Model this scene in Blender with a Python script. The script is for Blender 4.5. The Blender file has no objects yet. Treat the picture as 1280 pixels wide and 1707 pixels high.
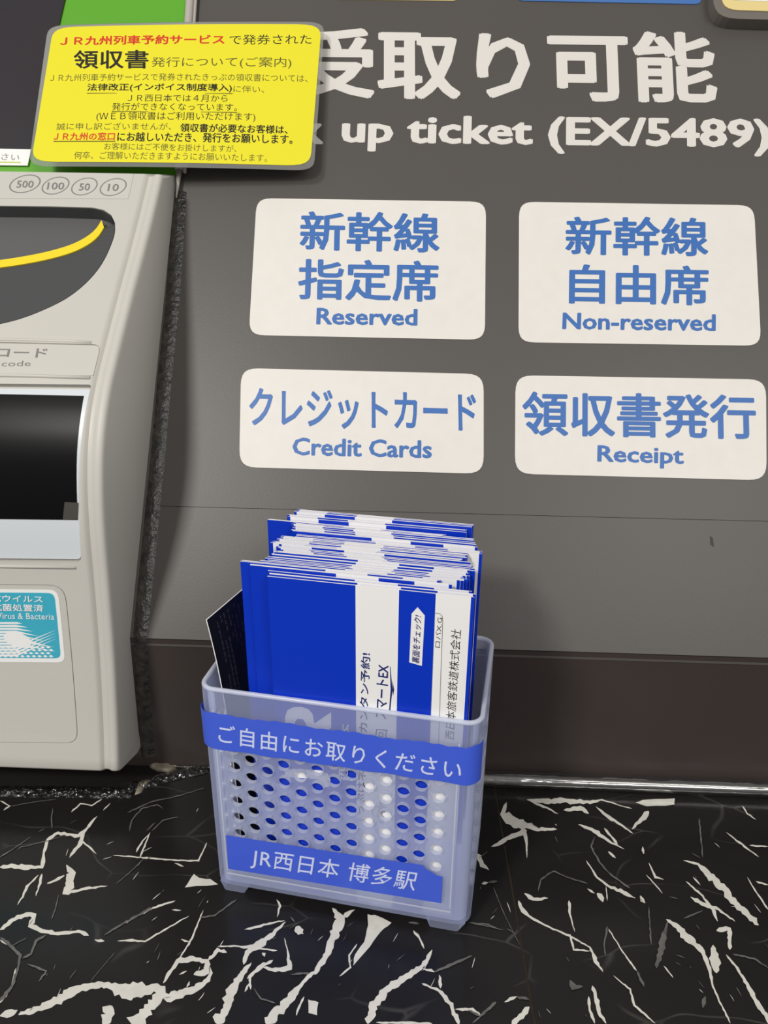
import bpy, bmesh, math, random
from mathutils import Vector, Matrix
random.seed(7)
SC = bpy.context.scene
COL = SC.collection
MM = 0.001

# ------------------------------------------------------------------ camera
# Lengths below are in millimetres on the marble ledge (z = 0), x along the wall, y towards the wall.
FPX, CX, CY = 1281.38, 640.0, 853.5
CR = Vector((0.999056, 0.042347, 0.009721))
CD = Vector((0.025104, -0.379991, -0.92465))
CF = Vector((-0.035462, 0.92402, -0.380695))
CP = Vector((0.0, 0.0, 310.0))
cam_d = bpy.data.cameras.new('camera')
cam = bpy.data.objects.new('camera', cam_d)
COL.objects.link(cam)
cam_d.sensor_fit = 'VERTICAL'
cam_d.sensor_height = 36.0
cam_d.lens = 36.0 * FPX / 1707.0
cam_d.clip_start = 0.01
cam_d.clip_end = 50
cam.matrix_world = Matrix((
    (CR.x, -CD.x, -CF.x, CP.x * MM),
    (CR.y, -CD.y, -CF.y, CP.y * MM),
    (CR.z, -CD.z, -CF.z, CP.z * MM),
    (0, 0, 0, 1)))
SC.camera = cam

# ------------------------------------------------------------------ world, lights, exposure
w = bpy.data.worlds.new('world'); SC.world = w; w.use_nodes = True
w.node_tree.nodes['Background'].inputs[0].default_value = (1.0, 0.985, 0.97, 1)
w.node_tree.nodes['Background'].inputs[1].default_value = 0.38
SC.view_settings.view_transform = 'Standard'
SC.view_settings.look = 'None'
SC.view_settings.gamma = 1.0
SC.view_settings.use_curve_mapping = False
SC.view_settings.exposure = 0.0


def area(name, loc, target, sx, sy, power, col):
    l = bpy.data.lights.new(name, 'AREA'); l.shape = 'RECTANGLE'; l.size = sx; l.size_y = sy
    l.energy = power; l.color = col
    o = bpy.data.objects.new(name, l); COL.objects.link(o); o.location = loc
    o.rotation_euler = (Vector(target) - Vector(loc)).to_track_quat('-Z', 'Y').to_euler()
    return o


area('ceiling_lamp_left', (-0.85, -1.05, 1.45), (0, 0.35, 0.1), 0.26, 0.26, 25.5, (1.0, 0.97, 0.93))
area('ceiling_lamp_right', (0.9, -1.4, 1.5), (0, 0.35, 0.1), 0.8, 0.5, 16, (1.0, 0.97, 0.94))

# ------------------------------------------------------------------ geometry helpers
YB, HS, LEAN = 353.67, 86.77, 0.51764       # foot of the wall, top of the skirting, lean of the panel above it
PN = Vector((0, -math.cos(LEAN), math.sin(LEAN)))
PT = Vector((0, math.sin(LEAN), math.cos(LEAN)))
P0 = Vector((0, YB, HS))


def ray(u, v): return CF + CR * ((u - CX) / FPX) + CD * ((v - CY) / FPX)


def hit(u, v, p, n):
    q = ray(u, v)
    return CP + q * ((p - CP).dot(n) / q.dot(n))


class Panel:                                   # the leaning panel: a = x, b = distance up the slope
    def px(s, u, v, n=0):
        h = hit(u, v, P0 + PN * n, PN)
        return (h.x, (h - P0).dot(PT))
    def at(s, a, b, n=0): return P0 + Vector((a, 0, 0)) + PT * b + PN * n


class Floor:
    def px(s, u, v, n=0):
        h = hit(u, v, Vector((0, 0, n)), Vector((0, 0, 1))); return (h.x, h.y)
    def at(s, a, b, n=0): return Vector((a, b, n))


PANEL, FLOOR = Panel(), Floor()
# basket frame
BO = Vector((-24.0, 293.1, 0)); BA = -0.15491
BU = Vector((math.cos(BA), math.sin(BA), 0)); BV = Vector((-math.sin(BA), math.cos(BA), 0))
BW, BD, BH = 121.5, 67.0, 116.0


def B(u, v, z): return BO + BU * u + BV * v + Vector((0, 0, z))


class BoxPlane:                                # vertical plane parallel to the basket front, d mm behind it
    def __init__(s, d): s.d = d
    def px(s, u, v, n=0):
        h = hit(u, v, BO + BV * (-BD / 2 + s.d - n), BV)
        return ((h - BO).dot(BU), h.z)
    def at(s, a, b, n=0): return B(a, -BD / 2 + s.d - n, b)


def s2l(c): return c / 12.92 if c <= 0.04045 else ((c + 0.055) / 1.055) ** 2.4
def rgb(r, g, b): return (s2l(r / 255), s2l(g / 255), s2l(b / 255), 1)


def mat(name, col, rough=0.5, spec=0.5, noise=None, coat=0.0, bump=None, metal=0.0):
    """noise = (scale, amount, colour2); bump = (scale, strength)"""
    m = bpy.data.materials.new(name); m.use_nodes = True
    nt = m.node_tree; p = nt.nodes['Principled BSDF']
    p.inputs['Base Color'].default_value = col
    p.inputs['Roughness'].default_value = rough
    p.inputs['Specular IOR Level'].default_value = spec
    p.inputs['Coat Weight'].default_value = coat
    p.inputs['Metallic'].default_value = metal
    tc = nt.nodes.new('ShaderNodeTexCoord')
    if noise:
        n = nt.nodes.new('ShaderNodeTexNoise'); n.inputs['Scale'].default_value = noise[0]
        n.inputs['Detail'].default_value = 6
        nt.links.new(tc.outputs['Object'], n.inputs['Vector'])
        mx = nt.nodes.new('ShaderNodeMix'); mx.data_type = 'RGBA'
        mp = nt.nodes.new('ShaderNodeMapRange')
        mp.inputs[1].default_value = 0.35; mp.inputs[2].default_value = 0.7
        mp.inputs[3].default_value = 0; mp.inputs[4].default_value = noise[1]
        nt.links.new(n.outputs['Fac'], mp.inputs[0])
        nt.links.new(mp.outputs[0], mx.inputs['Factor'])
        mx.inputs['A'].default_value = col; mx.inputs['B'].default_value = noise[2]
        nt.links.new(mx.outputs['Result'], p.inputs['Base Color'])
    if bump:
        n2 = nt.nodes.new('ShaderNodeTexNoise'); n2.inputs['Scale'].default_value = bump[0]
        n2.inputs['Detail'].default_value = 4
        nt.links.new(tc.outputs['Object'], n2.inputs['Vector'])
        b = nt.nodes.new('ShaderNodeBump'); b.inputs['Strength'].default_value = bump[1]
        b.inputs['Distance'].default_value = 0.001
        nt.links.new(n2.outputs['Fac'], b.inputs['Height'])
        nt.links.new(b.outputs['Normal'], p.inputs['Normal'])
    return m


def clear_mat(name, alpha, col, rough=0.15, translucent=0.35, bump=None):
    """thin milky or clear plastic: part of the light goes straight through"""
    m = bpy.data.materials.new(name); m.use_nodes = True
    nt = m.node_tree; nt.nodes.clear()
    out = nt.nodes.new('ShaderNodeOutputMaterial')
    tr = nt.nodes.new('ShaderNodeBsdfTransparent')
    p = nt.nodes.new('ShaderNodeBsdfPrincipled')
    p.inputs['Base Color'].default_value = col; p.inputs['Roughness'].default_value = rough
    tl = nt.nodes.new('ShaderNodeBsdfTranslucent'); tl.inputs[0].default_value = col
    m1 = nt.nodes.new('ShaderNodeMixShader'); m1.inputs[0].default_value = translucent
    nt.links.new(p.outputs[0], m1.inputs[1]); nt.links.new(tl.outputs[0], m1.inputs[2])
    m2 = nt.nodes.new('ShaderNodeMixShader'); m2.inputs[0].default_value = alpha
    fr = nt.nodes.new('ShaderNodeFresnel'); fr.inputs[0].default_value = 1.4
    ad = nt.nodes.new('ShaderNodeMath'); ad.operation = 'ADD'; ad.use_clamp = True
    ad.inputs[1].default_value = alpha
    ml = nt.nodes.new('ShaderNodeMath'); ml.operation = 'MULTIPLY'; ml.inputs[1].default_value = 0.6
    nt.links.new(fr.outputs[0], ml.inputs[0]); nt.links.new(ml.outputs[0], ad.inputs[0])
    nt.links.new(ad.outputs[0], m2.inputs[0])
    nt.links.new(tr.outputs[0], m2.inputs[1]); nt.links.new(m1.outputs[0], m2.inputs[2])
    nt.links.new(m2.outputs[0], out.inputs[0])
    if bump:
        tc = nt.nodes.new('ShaderNodeTexCoord')
        n2 = nt.nodes.new('ShaderNodeTexNoise'); n2.inputs['Scale'].default_value = bump[0]
        nt.links.new(tc.outputs['Object'], n2.inputs['Vector'])
        b = nt.nodes.new('ShaderNodeBump'); b.inputs['Strength'].default_value = bump[1]
        b.inputs['Distance'].default_value = 0.002
        nt.links.new(n2.outputs['Fac'], b.inputs['Height'])
        nt.links.new(b.outputs['Normal'], p.inputs['Normal'])
    return m


M = dict(
    panel=mat('panel_grey', rgb(81, 77, 73), 0.42, 0.4, noise=(9, 0.35, rgb(75, 71, 67)), bump=(900, 0.035)),
    skirting=mat('skirting_brown', rgb(62, 54, 51), 0.35, 0.4, noise=(14, 0.4, rgb(54, 47, 45))),
    white=mat('sign_white', rgb(224, 220, 213), 0.45, 0.4, noise=(120, 0.35, rgb(216, 211, 203))),
    blue_ink=mat('sign_blue_ink', rgb(46, 102, 174), 0.45),
    letter=mat('letter_white', rgb(216, 212, 205), 0.5),
    marble=None,
    vein=mat('vein_white', rgb(222, 219, 208), 0.22, 0.5, noise=(160, 0.5, rgb(196, 192, 182))),
    vein2=mat('vein_grey', rgb(112, 110, 106), 0.22, 0.5, noise=(160, 0.8, rgb(70, 69, 67))),
    joint=mat('joint_brown', rgb(104, 88, 70), 0.6),
    body=mat('machine_beige', rgb(196, 193, 185), 0.45, 0.4, noise=(60, 0.3, rgb(194, 191, 182)), bump=(1500, 0.05)),
    plate=mat('machine_label_plate', rgb(197, 194, 186), 0.4),
    gap=mat('dark_gap', rgb(60, 55, 50), 0.7),
    bowl=mat('bowl_charcoal', rgb(72, 73, 74), 0.4, 0.4),
    bowl2=mat('bowl_charcoal_floor', rgb(92, 92, 92), 0.5, 0.4),
    yellow=mat('yellow_stripe', rgb(240, 214, 40), 0.4),
    grey_ink=mat('grey_ink', rgb(125, 122, 118), 0.5),
    frame=mat('pale_blue_frame', rgb(206, 212, 216), 0.35, 0.45),
    screen=mat('black_glass', rgb(9, 9, 10), 0.35, 0.12),
    screen2=mat('dark_screen_edge', rgb(70, 66, 62), 0.3),
    teal=mat('teal_print', rgb(62, 172, 196), 0.4),
    sticker=mat('sticker_white', rgb(238, 238, 236), 0.35),
    green=mat('fascia_green', rgb(90, 164, 36), 0.35, 0.5),
    dark=mat('fascia_dark', rgb(44, 43, 48), 0.3, 0.35, noise=(18, 0.6, rgb(52, 42, 46))),
    trim=mat('trim_silver', rgb(178, 172, 164), 0.3, 0.5),
    y_paper=mat('yellow_paper', rgb(230, 220, 40), 0.35, 0.45),
    red=mat('red_ink', rgb(214, 50, 32), 0.4),
    black=mat('black_ink', rgb(28, 26, 24), 0.4),
    fade=mat('faded_black_ink', rgb(96, 92, 34), 0.4),
    env_blue=mat('envelope_blue', rgb(6, 52, 190), 0.35, 0.35),
    env_white=mat('envelope_white', rgb(240, 239, 237), 0.45, 0.4),
    navy=mat('navy_ink', rgb(22, 34, 110), 0.45),
    lightline=mat('light_grey_ink', rgb(170, 168, 178), 0.45),
    booklet=mat('booklet_black', rgb(14, 15, 24), 0.3, 0.4),
    booklet_txt=mat('booklet_grey_print', rgb(66, 66, 76), 0.45),
    tape=mat('tape_blue', rgb(66, 96, 218), 0.4, 0.4, noise=(25, 0.4, rgb(78, 106, 222))),
    tape_ink=mat('tape_lettering', rgb(212, 220, 250), 0.4),
    blue_sign=mat('blue_sign_print', rgb(66, 112, 176), 0.4),
    cream=mat('cream_print', rgb(226, 205, 140), 0.4),
    card_edge=mat('sleeve_grey', rgb(112, 106, 100), 0.35),
    silicone=mat('old_sealant', rgb(158, 150, 132), 0.4, 0.5, noise=(150, 0.9, rgb(80, 72, 60)), bump=(260, 0.8)),
    gasket=mat('dark_sealant', rgb(36, 34, 31), 0.25, 0.6, noise=(260, 1.0, rgb(72, 68, 61)), bump=(420, 1.0)),
)
M['plastic'] = clear_mat('milky_plastic', 0.21, rgb(214, 223, 255), 0.35, 0.15)
M['plastic_rim'] = clear_mat('milky_plastic_rim', 0.6, rgb(236, 240, 252), 0.2, 0.3)


def gloss_mat(name, rough, gain, tint, bump=None):
    """clear glossy plastic: see-through, with mirror-like highlights"""
    m = bpy.data.materials.new(name); m.use_nodes = True
    nt = m.node_tree; nt.nodes.clear(); L = nt.links.new
    out = nt.nodes.new('ShaderNodeOutputMaterial')
    tr = nt.nodes.new('ShaderNodeBsdfTransparent'); tr.inputs[0].default_value = tint
    gl = nt.nodes.new('ShaderNodeBsdfGlossy'); gl.inputs['Roughness'].default_value = rough
    gl.inputs[0].default_value = (1, 1, 1, 1)
    fr = nt.nodes.new('ShaderNodeFresnel'); fr.inputs[0].default_value = 1.45
    ml = nt.nodes.new('ShaderNodeMath'); ml.operation = 'MULTIPLY'; ml.inputs[1].default_value = gain; ml.use_clamp = True
    mx = nt.nodes.new('ShaderNodeMixShader')
    L(fr.outputs[0], ml.inputs[0]); L(ml.outputs[0], mx.inputs[0]); L(tr.outputs[0], mx.inputs[1]); L(gl.outputs[0], mx.inputs[2])
    L(mx.outputs[0], out.inputs[0])
    if bump:
        tc = nt.nodes.new('ShaderNodeTexCoord'); n2 = nt.nodes.new('ShaderNodeTexNoise'); n2.inputs['Scale'].default_value = bump[0]
        L(tc.outputs['Object'], n2.inputs['Vector'])
        b = nt.nodes.new('ShaderNodeBump'); b.inputs['Strength'].default_value = bump[1]; b.inputs['Distance'].default_value = 0.003
        L(n2.outputs['Fac'], b.inputs['Height']); L(b.outputs['Normal'], gl.inputs['Normal']); L(b.outputs['Normal'], fr.inputs['Normal'])
    return m


M['clear'] = gloss_mat('clear_plastic', 0.14, 2.6, (.95, .95, .94, 1), bump=(60, .25))
M['film'] = gloss_mat('clear_film', 0.12, 2.6, (.97, .97, .96, 1), bump=(300, 1.0))
M['lamin'] = clear_mat('laminate_clear', 0.30, rgb(170, 170, 165), 0.2, 0.1)

ORG = {}


def tag(o, label=None, cat=None, group=None, kind=None):
    if label: o['label'] = label
    if cat: o['category'] = cat
    if group: o['group'] = group
    if kind: o['kind'] = kind
    return o


def empty(name, org, rot=None):
    o = bpy.data.objects.new(name, None); o.empty_display_size = 0.01
    COL.objects.link(o); o.location = Vector(org) * MM
    if rot: o.rotation_euler = rot
    ORG[o.name] = Vector(org)
    return o


def mk(name, verts, faces, mats, parent=None, org=None, midx=None, smooth=False, local=False):
    """one mesh object; verts in world millimetres (or in the parent's own frame when local)"""
    if parent is not None: og = Vector((0, 0, 0)) if local else ORG[parent.name]
    else: og = Vector(org) if org is not None else Vector((0, 0, 0))
    me = bpy.data.meshes.new(name)
    me.from_pydata([((Vector(v) - og) * MM)[:] for v in verts], [], faces)
    if not isinstance(mats, (list, tuple)): mats = [mats]
    for m in mats: me.materials.append(m)
    if midx: me.polygons.foreach_set('material_index', midx)
    if smooth: me.polygons.foreach_set('use_smooth', [True] * len(me.polygons))
    me.update()
    o = bpy.data.objects.new(name, me); COL.objects.link(o)
    if parent is not None: o.parent = parent; ORG[o.name] = og
    else: o.location = og * MM; ORG[o.name] = og
    return o


def fix_normals(o):
    bm = bmesh.new(); bm.from_mesh(o.data)
    bmesh.ops.recalc_face_normals(bm, faces=bm.faces); bm.to_mesh(o.data); bm.free()
    return o


def slab(poly, n0, n1, at):
    """thin solid from a closed outline in surface coordinates, from height n0 to n1"""
    k = len(poly)
    v = [at(a, b, n1) for a, b in poly] + [at(a, b, n0) for a, b in poly]
    f = [tuple(range(k)), tuple(range(2 * k - 1, k - 1, -1))]
    f += [(i, i + k, (i + 1) % k + k, (i + 1) % k) for i in range(k)]
    return v, f


def rquad(c, r, n=6):
    """rounded quadrilateral through four corners (pairs), corner radius r"""
    out = []
    for i in range(4):
        p = Vector(c[i]); a = (Vector(c[i - 1]) - p).normalized(); b = (Vector(c[(i + 1) % 4]) - p).normalized()
        rr = r[i] if isinstance(r, (list, tuple)) else r
        if rr <= 0: out.append((p.x, p.y)); continue
        s, e = p + a * rr, p + b * rr
        for k in range(n + 1):
            t = k / n
            q = s * (1 - t) ** 2 + p * 2 * t * (1 - t) + e * t ** 2
            # pull towards a true arc
            q = q + (p - q) * 0.10 * math.sin(math.pi * t)
            out.append((q.x, q.y))
    return out


_cache = {}


def glyphs(body, off=0.0, res=2, shear=0.0, space=1.0):
    key = (body, off, res, shear, space)
    if key in _cache: return _cache[key]
    c = bpy.data.curves.new('lettering', 'FONT'); c.body = body; c.resolution_u = res
    c.shear = shear; c.space_character = space
    o = bpy.data.objects.new('lettering_tmp', c); COL.objects.link(o)
    bpy.context.view_layer.update()
    dg = bpy.context.evaluated_depsgraph_get()
    m = bpy.data.meshes.new_from_object(o.evaluated_get(dg))
    vs = [(v.co.x, v.co.y) for v in m.vertices]; fs = [tuple(p.vertices) for p in m.polygons]
    bpy.data.objects.remove(o); bpy.data.curves.remove(c); bpy.data.meshes.remove(m)
    v0 = None
    if off > 0:                                  # heavier weight: the glyphs laid over themselves, slightly shifted
        v0, f0 = vs, fs; vs, fs = [], []; lay = 0
        for dx, dy in ((1, .6), (-1, .6), (1, -.6), (-1, -.6), (0, .9), (0, -.9), (1.1, 0), (-1.1, 0)):
            k = len(vs); vs += [(x + dx * off, y + dy * off, .012 * lay) for x, y in v0]; lay += 1; fs += [tuple(i + k for i in f) for f in f0]
    x0 = min(v[0] for v in vs); x1 = max(v[0] for v in vs); y0 = min(v[1] for v in vs); y1 = max(v[1] for v in vs)
    vs = [((v[0] - x0) / (x1 - x0), (v[1] - y0) / (y1 - y0), v[2] if len(v) > 2 else 0) for v in vs]
    _cache[key] = (vs, fs)
    return _cache[key]


def text_vf(body, surf, tl, tr, bl, n=0.0, off=0.0, **k):
    """flat printed lettering whose inked box spans three corners given as photo pixels on the surface"""
    a, b, c = (Vector(surf.px(*q, n)) for q in (tl, tr, bl))
    vs, fs = glyphs(body, off, **k)
    out = []
    for x, y, dn in vs:
        q = c + (b - a) * x + (a - c) * y
        out.append(surf.at(q.x, q.y, n + dn))
    return out, fs


def text(body, surf, tl, tr, bl, material, n=0.0, off=0.0, parent=None, name='lettering', **k):
    v, f = text_vf(body, surf, tl, tr, bl, n, off, **k)
    return mk(name, v, f, material, parent)


def join(*parts):
    V, F, I = [], [], []
    for p in parts:
        v, f = p[0], p[1]; i = p[2] if len(p) > 2 else 0
        o = len(V); V += list(v); F += [tuple(x + o for x in g) for g in f]; I += [i] * len(f)
    return V, F, I


def catmull(pts, n):
    out = []
    P = [pts[0]] + list(pts) + [pts[-1]]
    for i in range(1, len(P) - 2):
        for k in range(n):
            t = k / n
            out.append(tuple(0.5 * (2 * b + (c - a) * t + (2 * a - 5 * b + 4 * c - d) * t * t + (3 * b - a - 3 * c + d) * t ** 3)
                             for a, b, c, d in zip(P[i - 1], P[i], P[i + 1], P[i + 2])))
    out.append(tuple(pts[-1]))
    return out


def resample(pts, n):
    L = [0]
    for a, b in zip(pts, pts[1:]): L.append(L[-1] + math.dist(a, b))
    out = []; j = 0
    for k in range(n):
        t = L[-1] * k / (n - 1)
        while j < len(L) - 2 and L[j + 1] < t: j += 1
        q = (t - L[j]) / max(1e-9, L[j + 1] - L[j])
        out.append(tuple(a + (b - a) * q for a, b in zip(pts[j], pts[j + 1])))
    return out


def tube(path, r, n=10, r2=None):
    """closed round bar along a list of points"""
    V, F = [], []
    for i, p in enumerate(path):
        d = (Vector(path[min(i + 1, len(path) - 1)]) - Vector(path[max(i - 1, 0)])).normalized()
        a = d.orthogonal().normalized() if i == 0 else (a - d * a.dot(d)).normalized()
        b = d.cross(a); rr = r(i / (len(path) - 1)) if callable(r) else r
        for k in range(n):
            t = 2 * math.pi * k / n
            V.append(Vector(p) + a * (rr * math.cos(t)) + b * (rr * math.sin(t)))
    for i in range(len(path) - 1):
        for k in range(n):
            F.append((i * n + k, i * n + (k + 1) % n, (i + 1) * n + (k + 1) % n, (i + 1) * n + k))
    F.append(tuple(range(n))[::-1]); F.append(tuple((len(path) - 1) * n + k for k in range(n)))
    return V, F

# ------------------------------------------------------------------ the setting: ledge and wall
def marble_mat():
    m = bpy.data.materials.new('black_marble'); m.use_nodes = True
    nt = m.node_tree; p = nt.nodes['Principled BSDF']; L = nt.links.new
    tc = nt.nodes.new('ShaderNodeTexCoord')
    mp = nt.nodes.new('ShaderNodeMapping'); mp.inputs['Rotation'].default_value = (0, 0, 0.6)
    mp.inputs['Scale'].default_value = (1, 2.2, 1); L(tc.outputs['Object'], mp.inputs[0])
    n1 = nt.nodes.new('ShaderNodeTexNoise'); n1.inputs['Scale'].default_value = 7; n1.inputs['Detail'].default_value = 8
    L(mp.outputs[0], n1.inputs['Vector'])
    r1 = nt.nodes.new('ShaderNodeValToRGB')
    r1.color_ramp.elements[0].position = 0.3; r1.color_ramp.elements[0].color = rgb(22, 21, 21)
    r1.color_ramp.elements[1].position = 0.8; r1.color_ramp.elements[1].color = rgb(40, 38, 37)
    L(n1.outputs['Fac'], r1.inputs[0])
    # faint hair veins
    ad = nt.nodes.new('ShaderNodeVectorMath'); ad.operation = 'MULTIPLY_ADD'
    n2 = nt.nodes.new('ShaderNodeTexNoise'); n2.inputs['Scale'].default_value = 14
    L(tc.outputs['Object'], n2.inputs['Vector'])
    L(n2.outputs['Color'], ad.inputs[0]); ad.inputs[1].default_value = (0.06, 0.06, 0.06); L(mp.outputs[0], ad.inputs[2])
    vo = nt.nodes.new('ShaderNodeTexVoronoi'); vo.feature = 'DISTANCE_TO_EDGE'; vo.inputs['Scale'].default_value = 17
    L(ad.outputs[0], vo.inputs['Vector'])
    r2 = nt.nodes.new('ShaderNodeMapRange'); r2.inputs[1].default_value = 0.0; r2.inputs[2].default_value = 0.018
    r2.inputs[3].default_value = 1; r2.inputs[4].default_value = 0; L(vo.outputs['Distance'], r2.inputs[0])
    n3 = nt.nodes.new('ShaderNodeTexNoise'); n3.inputs['Scale'].default_value = 22
    L(tc.outputs['Object'], n3.inputs['Vector'])
    r3 = nt.nodes.new('ShaderNodeMapRange'); r3.inputs[1].default_value = 0.5; r3.inputs[2].default_value = 0.75
    r3.inputs[4].default_value = 0.5; L(n3.outputs['Fac'], r3.inputs[0])
    mu = nt.nodes.new('ShaderNodeMath'); mu.operation = 'MULTIPLY'; L(r2.outputs[0], mu.inputs[0]); L(r3.outputs[0], mu.inputs[1])
    mx = nt.nodes.new('ShaderNodeMix'); mx.data_type = 'RGBA'
    L(mu.outputs[0], mx.inputs['Factor']); L(r1.outputs[0], mx.inputs['A']); mx.inputs['B'].default_value = rgb(120, 117, 112)
    L(mx.outputs['Result'], p.inputs['Base Color'])
    p.inputs['Roughness'].default_value = 0.22; p.inputs['Specular IOR Level'].default_value = 0.28
    return m


M['marble'] = marble_mat()
floor = tag(mk('floor', [(-520, -260, -22), (520, -260, -22), (520, 420, -22), (-520, 420, -22),
                         (-520, -260, -1.2), (520, -260, -1.2), (520, 420, -1.2), (-520, 420, -1.2)],
               [(3, 2, 1, 0), (4, 5, 6, 7), (0, 1, 5, 4), (1, 2, 6, 5), (2, 3, 7, 6), (3, 0, 4, 7)], M['joint']), kind='structure')
ja, jb = Vector(FLOOR.px(829, 1334)), Vector(FLOOR.px(891, 1707))
jd = (jb - ja) / (jb.y - ja.y)
def jx(y): return ja.x + jd.x * (y - ja.y)
for x0, x1 in (((-520, -520), (jx(420) - .45, jx(-260) - .45)), ((jx(420) + .45, jx(-260) + .45), (520, 520))):
    v, f = slab([(x0[1], -260), (x1[1], -260), (x1[0], 420), (x0[0], 420)], -20, 0, FLOOR.at)
    s = mk('marble_slab', v, f, M['marble'], floor)
    SLAB = s if x0[0] == -520 else SLAB
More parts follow.
